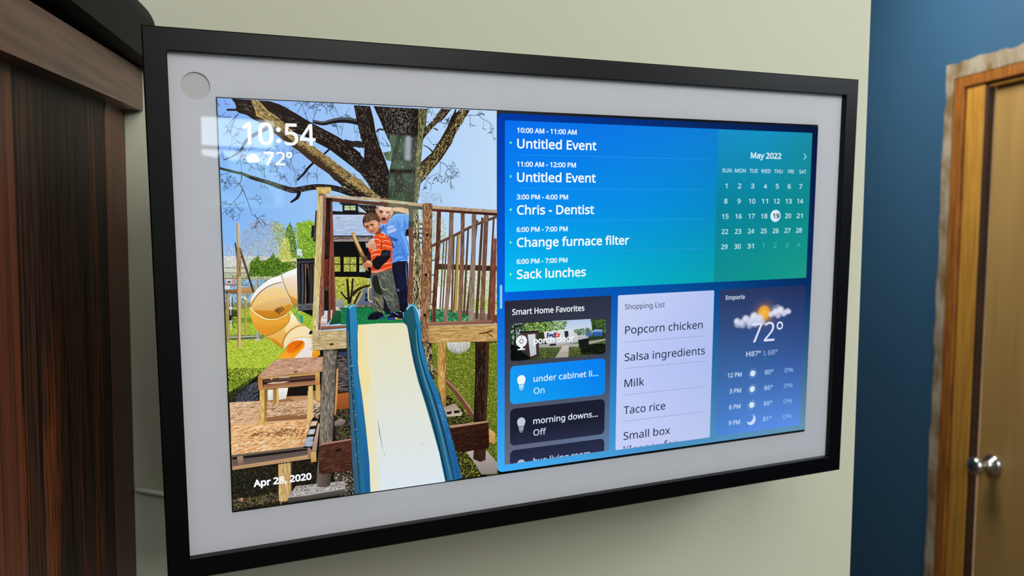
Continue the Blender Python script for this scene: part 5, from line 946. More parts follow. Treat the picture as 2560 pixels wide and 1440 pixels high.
["s","7a5c4c a08070 3a241c a8806c",70,16.06,1.61,94,4,[602.2,288.9,615,288.9,611.6,390.3,604.2,502.1,594.1,604.3,581.9,603.6,591,501.5,598.5,390]],
["p","6a4838 8a6a54",[636.1,291.5,648.1,291.6,645.9,391.1,642.7,487.5,637.9,605.3,624.2,604.4,629.9,487,634.5,390.8]],
["s","6a4838 8a6a54 3a241c a8806c",70,16.21,1.62,94,4,[636.1,291.5,648.1,291.6,645.9,391.1,642.7,487.5,637.9,605.3,624.2,604.4,629.9,487,634.5,390.8]],
["p","7c665c a49488",[669.4,294,682.5,295.6,680.8,391.8,678.1,488.9,673.2,607,657.2,606.1,661.2,488.2,667.3,391.5]],
["s","7c665c a49488 3a241c a8806c",70,16.35,1.63,94,4,[669.4,294,682.5,295.6,680.8,391.8,678.1,488.9,673.2,607,657.2,606.1,661.2,488.2,667.3,391.5]],
["p","6a4438 7c5a4a",[706.9,297.4,720.2,299.1,715.9,392.6,710.5,490.1,706.1,607.6,692,606.8,696.8,489.6,702.2,392.3]],
["s","6a4438 7c5a4a 3a241c a8806c",70,16.51,1.65,94,4,[706.9,297.4,720.2,299.1,715.9,392.6,710.5,490.1,706.1,607.6,692,606.8,696.8,489.6,702.2,392.3]],
["p","8a4a38 7a3424",[736.5,367.1,745.1,367.2,741.5,524.3,738,618.5,729.3,617.9,722.4,602.6,727.7,490.8]],
["s","8a4a38 7a3424 3a241c a8806c",70,16.72,1.67,94,4,[736.5,367.1,745.1,367.2,741.5,524.3,738,618.5,729.3,617.9,722.4,602.6,727.7,490.8]],
["h","8a5434 6a4028",[525.2,266.2,530,263.7,549.2,264.3,552.7,266.8,550.5,357.5,546,483.8,539.2,606.5,537.3,660.2,512,658.4,516.9,514.3,521.9,357]],
["s","a87850 5a3420 c89870 3c2214 8a5c3c e0b88c 4a2a1a",620,9.43,1.89,92,12,[526.1,267.4,551.1,267.4,548.9,357.5,544.4,483.7,536.7,657.9,514,656.3,518.2,514.4,523.2,357]],
["r","100a08",[6.34,7.61,5.71],[537.1,348.8,537,352.6,536.7,356.3]],
["r","100a08",[6.39,7.67,5.75],[532,462,532,465.8,531.6,469.6]],
["r","100a08",[6.43,7.72,5.79],[527.2,576.9,527.1,580.8,526.8,584.6]],
["p","c8ac88 b09470",[482.6,261.2,525.2,266.2,525.1,273,482.5,269.2]],
["p","3e3c2c",[482.5,269.8,525.1,273.6,525,281.7,482.3,279]],
["p","c4a88c a0846c",[552.4,269.9,746.9,284.1,746.9,292.8,552.3,279.3]],
["p","5c2c20 3c1c14",[552.3,279.3,746.9,292.8,746.9,300.8,552.2,286.1]],
["s","e0c8a8 8a6c50",90,12.67,1.27,4,2,[554,271.5,745.2,285,745.2,291.5,553.9,278]],
["h","343c34 4a5048",[486.3,274.2,497.7,274.2,497.4,332.1,483.6,331.9]],
["h","6a4034 7a5040",[483.6,329.3,497.3,329.4,496.2,411.5,492.2,545.1,477.4,544.4,480.9,477.6,484.5,411.2]],
["h","7a4836 8a5a44",[484.4,419.2,496.1,419.5,492.2,545.8,477.1,545.1,480.9,477.6]],
["s","a06c54 5a3426 8a5240 3e241c",130,10.69,1.2,91,4,[485.1,419.2,495.2,419.5,491.6,543.8,478.3,543.1]],
["r","f0dcd8",[1.87,2.41,1.61],[491.9,411.5,491.9,412.7,491.9,413.9]],
["r","f0dcd8",[1.87,2.41,1.61],[491.9,415.5,491.8,416.7,491.8,417.9]],
["r","f0dcd8",[1.89,2.42,1.62],[486.5,517.5,486.5,518.7,486.5,519.9]],
["p","6a7c24 4a5618",[546.6,661.7,752,676,751.9,1083.6,542.6,1054.7]],
["s","6a7a20 98a434 b8b848 2a3410 48581a 14180a c8c458 7c8a28 c8c044 e0d870 3a4414 a8a838",2600,3.26,1.38,20,60,[550.6,662,747.6,675.7,747.4,1083,696.5,1076,632.1,944.2,590.3,868.4,557.7,786.7]],
["s","0c0a08 1a1610 2c2418 40362a 141410 5a4a34 06050a",900,5.78,2.89,30,60,[565.7,812.2,599,823.6,671,902.2,670.5,1004,696.5,1076,622.8,1065.8,581.7,896.6]],
["p","1c1812 141210",[619,989,674.9,996,700.9,1076.6,631.3,1079.8]],
["s","0c0a08 1a1610 2c2418 40362a 141410 5a4a34 06050a 6a7a20 98a434 b8b848 2a3410 8a9a30",420,5.09,1.7,40,70,[619,993.2,657.6,998.1,696.5,1076,633.5,1077.9]],
["s","6a7a1c 8aa028 4a5a14",300,4.25,1.7,20,50,[714.9,671.3,745.4,673.4,745.3,914.6,716.6,911.4]],
["r","6a4434",[10.64,16.37],[549.9,741.1,591,779.5,624.3,821.9,675.3,898.4]],
["r","b08468",[3.27,4.09],[551.1,735.5,624.4,813.6,676.6,890.1]],
["p","9a8878 c8b8a4",[579.9,854.9,615.7,846,637.6,878.4,634.6,885.6,590.2,884.2,586.1,872.1]],
["p","1a1410",[589.4,870.4,605,869.1,603.7,877.3,591,877.6]],
["p","1a1410",[611.3,868.5,628.3,869,630.4,875.9,613.4,877.1]],
["p","4a3c38",[561.6,807.6,578.2,813.3,580.2,821.8,567.7,820.6]],
["h","c89850 8a6028",[565,664.2,590.6,664.7,588.8,847.5,579.9,854.9,573.9,829.4,563.9,787.3]],
["s","e8c078 a87838",60,16.36,2.04,92,4,[567.9,667.2,587.7,668.6,585.5,843,578,838.1,568,787.7]],
["p","e8e8e4 8a8678",[591.9,663.6,662.6,667.7,661.2,684.1,648.4,696.4,625.1,701.2,604.2,693.1,593,679.2]],
["s","f4f4f4 8c8c84 b8b8b0 d8d8d4",70,12.36,1.24,88,10,[596,667.2,658.3,671.5,652.7,684.3,625.2,693,604.3,683.3]],
["h","140a08 4a3020",[678.4,666.7,721.5,669.7,718.2,784.6,712.3,910.9,709.8,1026.1,692.2,1033.3,670.5,1021,671.8,906.5,677.1,780.9]],
["s","1a100c 2a1a14 0c0806 4a3428 140c08",420,16.84,2.1,92,13,[679.6,668.9,710.6,671,706.9,783.6,701,1022.8,672.7,1017,675.4,864.7]],
["p","b8aca4 8a827c",[648.1,997.7,670.6,995.4,709.9,998.2,747.4,1044,745.2,1076.2,696.5,1073.8,674.8,1034.4]],
["h","2c1a14 3c261c",[672.8,987.2,710.8,991.9,708.9,1030.3,692.2,1034.1,670.5,1021.9]],
["p","d8b068 b89048",[718.8,933,740.8,950.5,739.9,983.4,719.6,975]],
["p","34180f 2c1410",[595,912.6,718.8,910.8,720.9,991,714.3,995.8,619,994]],
["p","b08870",[595,911.4,716.6,910.1,720.6,915.2,602.5,919.7]],
["s","4a2a1c 200e0a 2c1610",110,12.61,2.1,-6,13,[602.5,921.8,716.6,917.8,717.8,988.5,623.3,989.5]],
["p","c8a05c b89050",[538.5,612.9,746.7,620,746.7,671.4,538,662.2]],
["p","a8745c 7a4c3c",[539.3,601.7,727.5,607.9,732.7,618.1,538.5,612.6]],
["s","e0bc78 9c7438 7a5428 f0d090 c49a5c",420,19.43,1.3,-2,5,[540.8,615.3,744.9,622.2,744.9,668.9,540.3,659.7]],
["r","5a3418",[2.7,4.72,2.7],[689.5,645.3,713.6,642.5,734.5,636.5]],
["r","5a3418",[1.69,3.05,1.69],[710.2,642.3,724,650.9,734.4,659.9]],
["r","6a4028",[10.21,10.21],[740.8,593.7,744.9,617.2]],
["p","1c1210",[537,659.5,531.6,707.7,521.8,706.9,512.7,657.8]],
["p","3a3024 2a221a",[520.1,661.8,544.5,663.5,554.5,770.1,545.5,769.3,531.5,735.5]],
["s","d8c898 a89868 1a140e 6a5c40 0c0a08",170,10.5,2.02,85,14,[521.3,662.7,543.3,664.3,552.1,761.7,533.5,735.7]],
["p","b8a070 c8ac78",[215.8,606.6,306.3,609.3,305.8,660.9,215.4,659.9]],
["s","dcc898 9a8050 f0dcac 84693c",420,18.71,1.04,-3,4,[217.4,608,305.2,610.8,304.2,659,216.7,657.8]],
["p","4a2c1c",[259.6,645.5,264.8,642,272,643.8,271.3,648.4,262.6,650]],
["r","a08048",[1.05,1.26],[248.4,638.2,265,636.2,283.4,647.1]],
["r","181410",[2.51,2.93,2.51],[234.5,616.7,234.5,618,234.4,619.3]],
["r","181410",[2.51,2.93,2.51],[235.3,626.4,235.2,627.7,235.2,629]],
["r","181410",[2.49,2.91,2.49],[221.8,594.2,221.7,595.5,221.7,596.7]],
["p","1a1a20",[206,615.1,210.3,604.7,216.4,606.2,216.2,614.7]],
["p","1c1818 141010",[275.3,660.1,309,660.6,317.3,1084.2,260.1,1075.7]],
["r","6a5e58",[3.42,3.42],[281.2,680.6,309.7,680.1]],
["r","4a403c",[3.42,3.42],[281,689.9,309.5,689.4]],
["r","6a5e58",[3.42,3.42],[280.8,699.2,309.3,698.8]],
["r","4a403c",[3.42,3.42],[280.6,708.5,309.1,708.1]],
["r","6a5e58",[3.43,3.43],[280.4,717.8,308.9,717.5]],
["r","4a403c",[3.43,3.43],[280.1,727.1,308.7,726.8]],
["r","6a5e58",[3.43,3.43],[279.9,736.4,308.5,736.2]],
["r","4a403c",[3.43,3.43],[279.7,745.8,308.3,745.6]],
["r","6a5e58",[3.43,3.43],[279.5,755.1,308.1,754.9]],
["r","4a403c",[3.44,3.44],[279.3,764.4,307.9,764.3]],
["r","6a5e58",[3.44,3.44],[279.1,773.8,307.7,773.7]],
["p","2c3c60",[284.4,670.4,306.9,670.2,306.7,679.9,283.5,679.3]],
["s","6a605c 3a3230 8a807c 1a1414",160,9.11,1.52,0,8,[281.2,679.9,308.6,680,309.1,779.7,278.2,780.7]],
["p","b0602c 8a4820",[275.5,784.4,309.1,782.9,309.9,830.3,274.4,832.1]],
["r","3a1c10",[1.91,1.91],[276.2,785.2,309,784.5]],
["s","0c0a08 1a1610 2c2418 40362a 141410 5a4a34 06050a 6a6058 4a4038 5a6a20",900,4.98,2.68,30,70,[273.3,831.2,311.1,832,313.7,922.8,271.2,919.7]],
["p","9a8c84 6a5c54",[268.8,864.1,284,855.9,297.1,861.3,299.7,867.5,287.3,878,268.5,875.9]],
["s","0c0a08 1a1610 2c2418 40362a 141410 5a4a34 06050a 7a7068 5a5048 c8b8a0",700,4.64,2.32,30,70,[261.9,999.9,314.4,1003,319.4,1078.4,267.7,1076.8]],
["p","1a1612 12100c",[0.5,780.3,23.5,758.5,73.3,729.4,250.9,716.9,241.3,1119.1,-11.4,1079.2]],
["p","323640 1e2028",[0.7,775.5,32.7,746.6,74.9,727.9,72.3,760,22.6,784.1,1.6,782]],
["s","4a505c 22242c 6a7078 101216",200,7.95,1.83,-25,25,[14.1,776.9,41.7,744.2,73.3,729.4,70.1,782.4,16.8,782]],
["s","0c0a08 1a1610 2c2418 40362a 141410 5a4a34 06050a 2c4c14 3c6018",160,3.04,1.52,30,60,[1.4,756.4,26.9,746,14.1,776.9,1.1,780.4]],
["p","a87c54 8a5c38",[91.7,765,240.1,772.5,238.9,819.2,90.7,797.5]],
["p","f0f0ec d8d8d0",[96.4,757.4,110.7,757.7,109.8,786.3,96.4,786.7]],
["p","f4f4ee d8d8cc",[123.8,755.7,149.2,756.7,142.8,786.3,123.7,787.7]],
["p","140e0e",[149.7,757.5,199.4,758.8,198.7,785.2,144.5,779.9]],
["p","e0bc98 dcb088",[1,782.6,76,785.6,124.1,797.6,167.2,795.3,218.8,796.5,229.5,813.2,222.6,837.6,206.4,850.9,87.6,847.8,1.7,843.7]],
["p","9a6c48 8a5c3c",[92.7,830.3,153.8,830.3,197.4,833.3,197,848.2,153.4,846.1,90.7,843.9]],
["p","b08058 c89870",[146,780.1,217.6,783.7,217.3,797,167.2,796]],
["s","e8c8a4 c89c74 f0d8b8 a87850 8a5c38",420,10.37,1.22,-4,14,[2.1,784.6,75.9,787.5,167.2,796.6,223.4,804.3,219.4,837.3,104.7,831.6,3,841.6]],
["s","6a4428 a87450",60,8.03,1.54,-20,30,[46,789.7,75.9,789.5,197.9,815,194,841.2,153.7,833.6,51.6,800]],
["r","8a7870",[0.92,0.92],[35.9,784.8,4.3,820.8]],
["p","e8b070 e8b47c",[1.7,843.7,87.6,846.8,208,850.1,184,924.7,0.9,924.5]],
["s","f4cc94 c8884c f8dcb0 a8683c e0a05c fae4c4",700,11.03,1.53,-8,22,[2.8,845.8,87.5,848.8,204.8,851.8,182.5,921.8,2.5,922.5]],
["s","8a5028 6a3c20",70,6.84,1.87,-15,30,[49.2,874.4,122,866.4,189.9,877.5,183.2,893.5,109.1,888,54.9,881.6]],
["p","6a6058",[0.9,924.5,184,923.7,184.8,927.2,1.6,929.2]],
["p","90705c b89478",[1.6,929.8,201.8,928.6,202.3,960.4,1.5,965.7]],
["p","181414",[2.8,930.6,200.5,930.1,201,935.2,101.5,938.4,2.5,937.7]],
["p","5c504c 6a5c54",[3.1,938.8,101.5,937.4,201,935.2,201.3,947.8,101,953.2,2.4,956.6]],
["p","a48c7c 6a5448",[14.6,930.5,29.4,930.8,29.1,956.9,15.9,959.1]],
["p","c8a078 b08a60",[2.5,956,101,952.6,201.9,948.8,202,960.3,2.1,965.7]],
["p","9a7864",[194.8,930.1,206,928.1,205.1,960.1,195.7,958.8]],
["p","1c1814",[184,924.7,211.1,852.4,228.7,845,225,864.7,207.2,940.1,201.8,929.3]],
["p","d8c0a4",[207.8,856.1,223.7,856.2,219.2,869.1,203.4,869]],
["p","c4c4cc",[201.3,878.1,217.7,878,213.2,891.9,196.8,892.4]],
["p","9aa0b4",[193.2,898.6,211.5,898.8,206,926.4,186.2,923.3]],
["s","e0e4f0 6a7088 b8bccc",60,9.72,0.97,-8,6,[193.2,898.6,211.5,898.8,206.1,924.7,186.9,922.4]],
["p","c8a898 a88474",[225.1,861.4,229.2,865.2,218.3,941.5,205.6,941.5,209.3,923.4]],
["p","d8b068 c09850",[203.4,942.3,217.4,942,217.9,970.2,203.3,971.3]],
["p","e8c8a0 b89070",[215.2,816.8,220.2,803.9,231.3,805.1,229.1,831.6,225.4,851.3,214.5,843.4]],
["s","3a2c24 f4e0c4 8a6c54 1a1410",60,6.48,1.94,-10,20,[215.3,810.1,229.6,808.2,227.1,844.8,214.5,843.4]],
["p","bc8c70 d0a484",[73.1,718.7,120.1,677.4,158.2,677.1,243,679.1,241.3,720,157,720.4,83.4,722.8]],
["s","dcb494 a8745c ecc8ac 8a5c48 c8987c",500,10.53,1.24,-8,12,[78.2,717.9,121.5,679.5,240.7,681.6,238.9,717.5,157,718.2,85.6,720.8]],
["p","4a2c24",[164.9,713.6,175.7,713.2,174.1,716.3,166.3,717]],
["p","c8985c b8844c",[73,720.6,83.4,722.8,231.8,720.6,231.9,754.4,74,756.2]],
["p","141012 2a1c18",[84.4,728.1,220.6,727.6,220.1,745.7,122.4,750,84.9,750.1]],
["p","d0b89c",[94,740,119.8,736.8,153.3,739.8,137.9,742.6,107.5,742.5]],
["p","6a4838 4a3028",[86.8,730.6,220.5,729.5,220.3,738.1,122.8,738.7,88.1,736.2]],
["p","8a5c44 b8805c",[86.4,742.5,220.2,742.4,219.9,754.7,86,753.2]],
["p","c8c8c8",[105,726.7,111,726.6,109.4,730.3,104.2,729.9]],
["p","c8c8c8",[126.2,726.6,153.7,727,153.6,729,126.7,728.6]],
["p","d8a460 b88040",[220.8,721.6,232.8,721.3,231.9,754.4,220.9,754.8]],
["p","b87c44 c89050",[73,721.9,84.6,723.6,84.3,751.4,74,756.2]],
["p","d8b868 c8a44c",[76.9,756.5,88.4,756.3,89.9,803.9,86,850.9,70.3,850.1,74.3,802.3]],
["p","8a5c2c a8783c",[88.4,756.3,95.6,756.3,93.1,797.7,91.2,838.4,86.6,849.3]],
["p","a87038 b88444",[110.4,757.1,119.2,756.9,118.6,797.7,109.4,797.7]],
["p","e0bc74 d8b068",[119.2,756.9,124.7,756.8,124.1,796,118.6,797.7]],
["p","d8bc78 e0c07c",[201.9,757.3,213.9,756.8,211.1,816.4,208.3,852.1,195.4,850.7,198.1,808.4]],
["p","c8a058 d8b468",[220.9,754.8,232.9,755.2,232.4,800.2,226.6,801.9,220.4,797.3]],
["s","f0d890 b89040",60,12.43,1.24,91,3,[77.7,760.5,87.3,759.8,84.6,847.4,72.9,846.1]],
["h","84786a 3c3630",[244.3,662.7,281.6,664.1,275.3,769.1,268.8,842.5,263,913,252.8,1043.3,239.8,1047.2,219,1042.9,215.9,1036.3,226.9,918.8,232.4,798.5]],
["s","a89c8c 5a5048 c8bcac 2a2420 746a5e 3c342c",700,12.92,1.29,91,5,[245.2,664.1,277.7,665.8,270.5,768.7,260.7,912.8,251.3,1037.9,219.1,1036.7,228.5,919,233.7,798.6]],
["p","e0a868 c08444",[278.2,715.8,282.4,714.5,278.7,789.6,272.9,845.7,268.8,844.2,273.6,775.7]],
["p","9a948e b8b4b0",[141,1061,160.6,1032.4,217.6,1033.1,293.8,1036.4,294.6,1075.3,210.1,1076.5,138.4,1076.5]],
["s","c8c4c0 7a7470 dcd8d4 5c5854",420,3.89,1.62,-8,30,[144.2,1059.8,162.1,1034.7,291.4,1038.8,291.7,1057.5,191.4,1060]],
["p","5c5854 3c3834",[141,1062,191.3,1063.4,293.3,1059.5,294.6,1075.3,210.1,1076.5,138.4,1076.5]],
["h","6c6056 3a322c",[218.5,999.1,258.6,1004.6,252.8,1043.3,239.8,1047.2,219,1042.9]],
["p","4c2a20 3a1e16",[225,928.8,236.4,920.7,316.1,917.6,319.2,1007.7,289.5,1008.8,234.3,1008.8,223.2,1003.2]],
["p","b08070",[225.1,927.1,234.8,920.5,315.1,917.2,315,921.3,236.3,925.4]],
["s","6a4030 2c1610 7a5040",120,9.84,1.31,-6,8,[226.6,930.6,315.9,924.5,315.9,1005.5,234.3,1005.4]],
["p","1a0e0a",[268.1,942.6,286.1,939.7,284.3,948,271.2,949.8]],
["s","0c0a08 1a1610 2c2418 40362a 141410 5a4a34 06050a 28301a 3c4824 1c2410 5a5438 12160a",1500,4.02,0.93,60,60,[1.4,967.9,117.4,967,114.4,1067.1,140.7,1071.1,137.5,1076.3,-1,1077.6]],
["s","8a7c54 a89868 5a5438",160,5.6,0.78,40,60,[0.1,1048.1,115.2,1042,114.4,1067.1,-0.9,1075.9]],
["s","c07a60 e0b0a0",16,3.74,1.25,20,40,[10.5,1046.4,25.5,1045.3,22.2,1054.7]],
["s","0c0a08 1a1610 2c2418 40362a 141410 5a4a34 06050a 2c2a1c",300,4.52,1.29,40,60,[156.3,963.8,200.3,962.8,218.9,982.2,217.6,1033.1,160.7,1030.1,153.2,1017.2]],
["h","d0ac6c b8905c",[117.5,965.4,153.7,965.1,152.5,1040.7,143.6,1056.3,137.6,1071.6,115.9,1068.3]],
["s","ecd098 a88044",90,15.97,1.28,91,4,[119,967.2,149.9,968,148,1036.7,134.6,1068.4,117.6,1065.9]],
["h","4a3828 3a2c20",[150,965.7,154.3,965.2,152.8,1040.8,148.4,1044.2]],
["p","e8e4c0 dfeaf2",[336.8,597.3,392.3,596.4,462.7,599.4,472.6,604.8,478.3,623,487.5,683.6,504.8,757.6,528.3,841.3,556.3,935.3,583.5,1079.4,364.2,1079,361.8,993.2,354,891.5,344.4,791,335.8,703.6]],
["h","f4e09c e4e8da",[336.8,598.1,373,597.9,374.9,706.7,388.8,795.2,382.8,914.9,391.8,1078.9,365,1078.3,361.8,993.2,354,891.5,344.4,791,335.8,703.6]],
["p","f2e2a4 f0e0a4",[336,693.8,348.1,696.7,361.3,713.5,369.6,741.8,367.8,777.3,355.9,792.1,344.5,787,337.8,735.2]],
["s","8a9088 a8aca0",40,2.33,1.16,60,60,[363.9,674.4,493.5,684,547.5,975.9,385.3,996.3]],
["r","6a6c70",[0.79,1.98,0.79],[388.7,873.3,392.8,908,401,959.6]],
["r","9a9c9c",[0.8,1.2],[403.6,968.1,406.2,978.6]],
["h","1c5270 2a7aa8",[306.2,565.8,310.3,546.8,319.1,538.1,328.5,538.2,335.9,548.2,338.7,594.7,335.1,645,334.5,691.8,337.8,735.2,345.2,791.1,354.8,891.6,362.6,993.3,364.2,1079.8,318.6,1077.9,314.7,987,311.5,866.8,308.6,732.7,306.3,631.4]],
["p","2e88b8 1c5c94",[316.4,545.2,326.6,540.8,333.9,551.9,336.8,594.6,333.9,644.9,333.7,691.7,337.1,735.1,344.4,791,354,891.5,361.1,993.1,362.2,1078.7,349.3,1078.4,342.8,970.5,333.6,849.4,324.2,749.7,318.2,671,316.1,593.3]],
["p","4a6a7c 3a5a70",[308.3,608.3,310.1,732.8,313.4,867,316.2,987.2,320.5,1077.4,329.1,1077.9,325.1,988.3,319.8,867.8,314.7,733.2,313.3,616.4]],
["r","0e3450",[2.28,3.42,2.28],[314.9,562.5,314.5,631.9,317.4,749.1,323.7,868.2,329.3,968.8,334.9,1076.7]],
["p","7ac0d8",[312.5,548.9,319.1,540.4,328.5,540.1,334,547.3,324.6,544.5,317,551]],
["p","174a6a 205a78",[307.7,562.1,312.4,552.7,316.1,558.7,313.1,593.2,308.3,604.5]],
["s","8ab8cc a8ccd8",60,1.91,1.14,90,30,[311.5,631.7,319,632.2,334.7,989.6,323.1,988.1]],
["h","134a62 2c6c9c",[463.9,597.1,467.1,570.8,477.3,551.5,488.1,544.2,500,548.7,509.1,565.1,515.5,597.4,518.1,657.7,525.8,698.6,541.5,752.6,561.7,799.4,579.9,854.9,598.3,923.4,614.8,988.4,634.7,1076.8,583.5,1079.4,566.2,990.7,544.1,904.8,524.3,832.7,506.6,774,493.1,716.2,485.6,675.4,480.2,627.1,474.5,606.9]],
["p","2c86b0 1c5a98",[489.3,545.8,500,549.5,509.1,565.1,514.7,597.3,517.3,657.6,525.8,698.6,541.5,752.6,561.7,799.4,579.9,854.9,598.3,923.4,614.8,988.4,633.5,1076.7,618.4,1077.1,601.9,1003.7,581.5,921.5,559.1,852.7,534.9,792.8,517.2,734.3,505.7,676.9,501.8,604.5,497,568.4]],
["p","1c5c60 1c4c58",[468.9,582.7,477.2,557.5,487.2,552.1,495,572.3,499.2,620.3,503.6,684.8,497.7,676.3,488,643.6,480.4,615.2,470.7,598.7]],
["r","4a8c94",[2,4.81,4.81,3.2],[500.4,620.4,505.6,684.9,525,767.5,548.8,843.4,572.9,937.2,589.1,1014.7,601.4,1075.6]],
["r","0e2c44",[2,3.6,3.6,2.4],[504.6,604.7,510.5,685.3,531.2,763.9,555.1,835.8,579.3,929.6,597.6,1011.6,612,1076.2]],
["r","0c3850",[1.6,4.79,5.59,3.99],[484.1,635.3,493.4,696.1,512.7,770.4,536.4,850.4,560.3,944.1,580.5,1038.8,588.6,1078]],
["p","8ac4d8",[473.2,561.2,481.3,549.8,489.3,547.4,495.2,551.7,485.2,553.9,477.1,563.4]],
["s","3c80ac 8ab8d4",60,2.48,0.83,80,30,[559.3,836.2,571.7,845.7,589.9,910,581.5,917.4]],
["s","7aaccc",40,2.01,1.2,80,30,[514.6,605.3,521.8,686.1,614.8,984.2,602.1,982.6]],
["r","c8e8f0",[1.19,3.18,1.19],[495.2,548.5,507,569,513.1,597.2]]]

CAM = [
["p","2a3a20",[787.2,625.2,792,620.5,1100.3,623.5,1106.2,629.5,1108.4,736,1099.8,738,798.7,735.1,790.9,730.8]],
["p","b4ccec d8e0e8",[923,620.8,1055,622.6,1062.9,672.1,923.3,662.9]],
["s","4a7a30 7aa048 28481c 98b860 1a2c12 c0d890",500,5.13,2.56,60,90,[833.6,623,973.3,623.8,971.1,636.4,964.4,648.7,900.6,653,829.3,652.6]],
["s","1c2c18 3a5a2c 5a7c3c 142010 c8d8e8",300,5.92,2.11,70,60,[789.8,623.3,833.6,623,833.7,657,794.3,704.1,789.9,695.5]],
["r","1a1418",[4.24,5.94],[800.7,626,803,663.3,794.3,720.7]],
["r","2c2024",[5.08,4.23],[789.8,637.7,811.6,630.8,829.2,625.7]],
["s","2a4420 4a6c34 18280f 6a8c48",260,4.51,2.71,60,90,[1052.7,626.3,1105.2,627.2,1106.9,670.6,1081.6,651.7,1062.4,641.9]],
["s","4a7040 5a8048 2c4c28",160,4.45,2.22,60,60,[987.5,654.4,1043.6,649.4,1067.4,659.5,1062.9,672.1,992.3,667.5]],
["p","5a6a48 38481c",[878.4,693.5,1107.6,688.1,1108.4,736,798.7,733.5]],
["s","4a5c24 6a7434 2c3814 7c8440",360,5.22,1.74,5,20,[880.7,702,1016,699,1107.8,696.8,1108.4,736,878.6,739.8]],
["s","0c1008 1a2010",260,9,4.05,5,20,[1020.8,703.6,1107.9,703.3,1108.4,736,1025.8,731.9]],
["s","06080a 10140e",300,8.49,3.82,5,20,[789,683,822.8,697.9,856.2,731.7,816.3,735.7,790,732.8]],
["p","a8a498",[880.6,689.4,1016,696.8,1107.6,688.1,1107.7,692.4,1016.1,707.6,880.7,699.9]],
["p","e4e4e6 b8bcc4",[896.1,652.7,992.1,651.3,1008.6,668.5,1018.1,682,1015.9,692.6,914.5,696.1,900.8,682.5]],
["p","2a3038",[964.4,655,978.3,655.1,979.5,683.6,969.4,687.2]],
["p","c8d0d8",[989.8,653.7,1008.6,669.4,997,669.5]],
["p","202020",[914.5,691.8,937.2,691.3,937.3,697.7,916.8,697.9]],
["p","503c38 3a2a28",[818.3,645.7,878.1,650.8,880.8,727.3,854,731.5,822.8,706.2]],
["p","d8dce0 c0c4cc",[843.4,657.7,868.3,657.2,872.2,720.3,852.6,726]],
["p","18141a",[818.3,645.7,880.4,648.4,880.4,652.6,818.3,651.1]],
["p","c8c8cc 8a8e94",[1008.7,670.7,1043.9,671.7,1048.8,681.9,1044.3,701,1016,699]],
["p","18181a",[1012.1,685.9,1048.8,681.9,1050.1,710,1016.2,711.9]],
["p","3a6cb8 2c5498",[1062.7,658.3,1093.7,657.7,1097.4,678.7,1065.3,678.7]],
["p","8aa8d8",[1050.9,664.8,1072.1,655.4,1096.1,659.5,1097.2,664.8,1065.1,663.6]],
["p","4a6ca0",[1039.1,664.1,1058,661,1060.6,678.4,1039.2,675.7]],
["p","c8c0b8 a8a098",[960.2,699.3,981,699.9,979.1,737,935.3,735.7]],
["r","6a6460",[0.89,0.89],[946.7,723.8,979,722]]]

DZ_ = 4e-7
pic = Pic(Zs+.00001, DZ_, (0, 0, 750, 1080)); pic.run(PIC)
photo = pic.build('photo_wallpaper', disp, label='photo of two boys on a wooden playset with a slide, under a tree')
ZU = .00075
W_ = 'f8fcff'
text('clock_digits', photo, [('10', 57, 130, 112.5, 54, 1.1, W_), ('54', 160, 236, 112, 54, 1.1, W_)], ZU)
cl = Pic(ZU, 1e-6); cl.disc(144, 74, 6, 6.2, W_); cl.disc(144, 102.5, 6, 6.2, W_); cl.build('clock_colon', photo)
text('temperature_digits', photo, [('72', 107, 159, 164.5, 33, .7, W_), ('°', 161.5, 176, 164.5, 33, .9, W_)], ZU)
cl = Pic(ZU, 1e-6)
for x, y, r1, r2 in ((73, 151, 9, 9), (81, 147, 11, 10.5), (89, 152, 7.5, 7), (80, 154, 13, 5.5)): cl.disc(x, y, r1, r2, W_)
cl.build('cloud_icon', photo)
text('date_text', photo, [('Apr 28, 2020', 54, 202, 1018, 17.5, 1.1, W_)], ZU)

# ---- dashboard
bg = Pic(.00045, 1e-6, (746, 0, 1921, 1080))
bg.grid('043aa8 04286c 031034 0464e0 0550a0 04285c 42b2fc 4a94c8 6a98b4'.split(), 746, 6, 1945, 1074, 30, 40, 18)
dash = bg.build('dashboard_background', disp, label='deep blue dashboard panel on the right of the screen')
sb = Pic(ZU, 1e-6); sb.rrect(753.8, 503, 761.2, 575, 3.6, '8cd0fa'); sb.build('scroll_handle', dash)
cal = Pic(.00050, 1e-6)
cal.grid('0a70f4 0a7ee0 0c88c4 0690fc 0490dc 067e9c 06ccf2 06acc0 0a9c90'.split(), 770, 26, 1896, 525.5, 40, 30, 3)
card = cal.build('calendar_card', disp, label='blue to teal card listing events beside a month calendar')
mp_ = Pic(.00055, 1e-6); mp_.grid('1690cc 1494c4 1a8ca4 08849e 08869a 0c8c8c 109094 10988e 1c9c88'.split(), 1509, 27, 1896, 525, 20, 20, 0)
mp_.build('month_panel', card)
ln = Pic(.0006, 1e-6)
for y in (123, 220.5, 316, 411.5): ln.poly([(807, y), (1466, y), (1466, y+1.2), (807, y+1.2)], '34a0f0', '2898d8')
for y, c in ((89.5, '5ce8b8'), (186.5, '5ce8b0'), (283, '7cf4b0'), (379, '80f4a8'), (473.5, '90f4a0')): ln.disc(787.7, y, 3.7, 4, c)
ln.build('event_dot', card, label='row dividers and green event dots')
ev = [('10:00 AM - 11:00 AM', 807.8, 998.5, 59.6), ('11:00 AM - 12:00 PM', 807.8, 997.3, 157.2), ('3:00 PM - 4:00 PM', 807.3, 971.9, 252.7), ('6:00 PM - 7:00 PM', 807, 971.9, 348.4), ('6:00 PM - 7:00 PM', 807, 971.9, 443)]
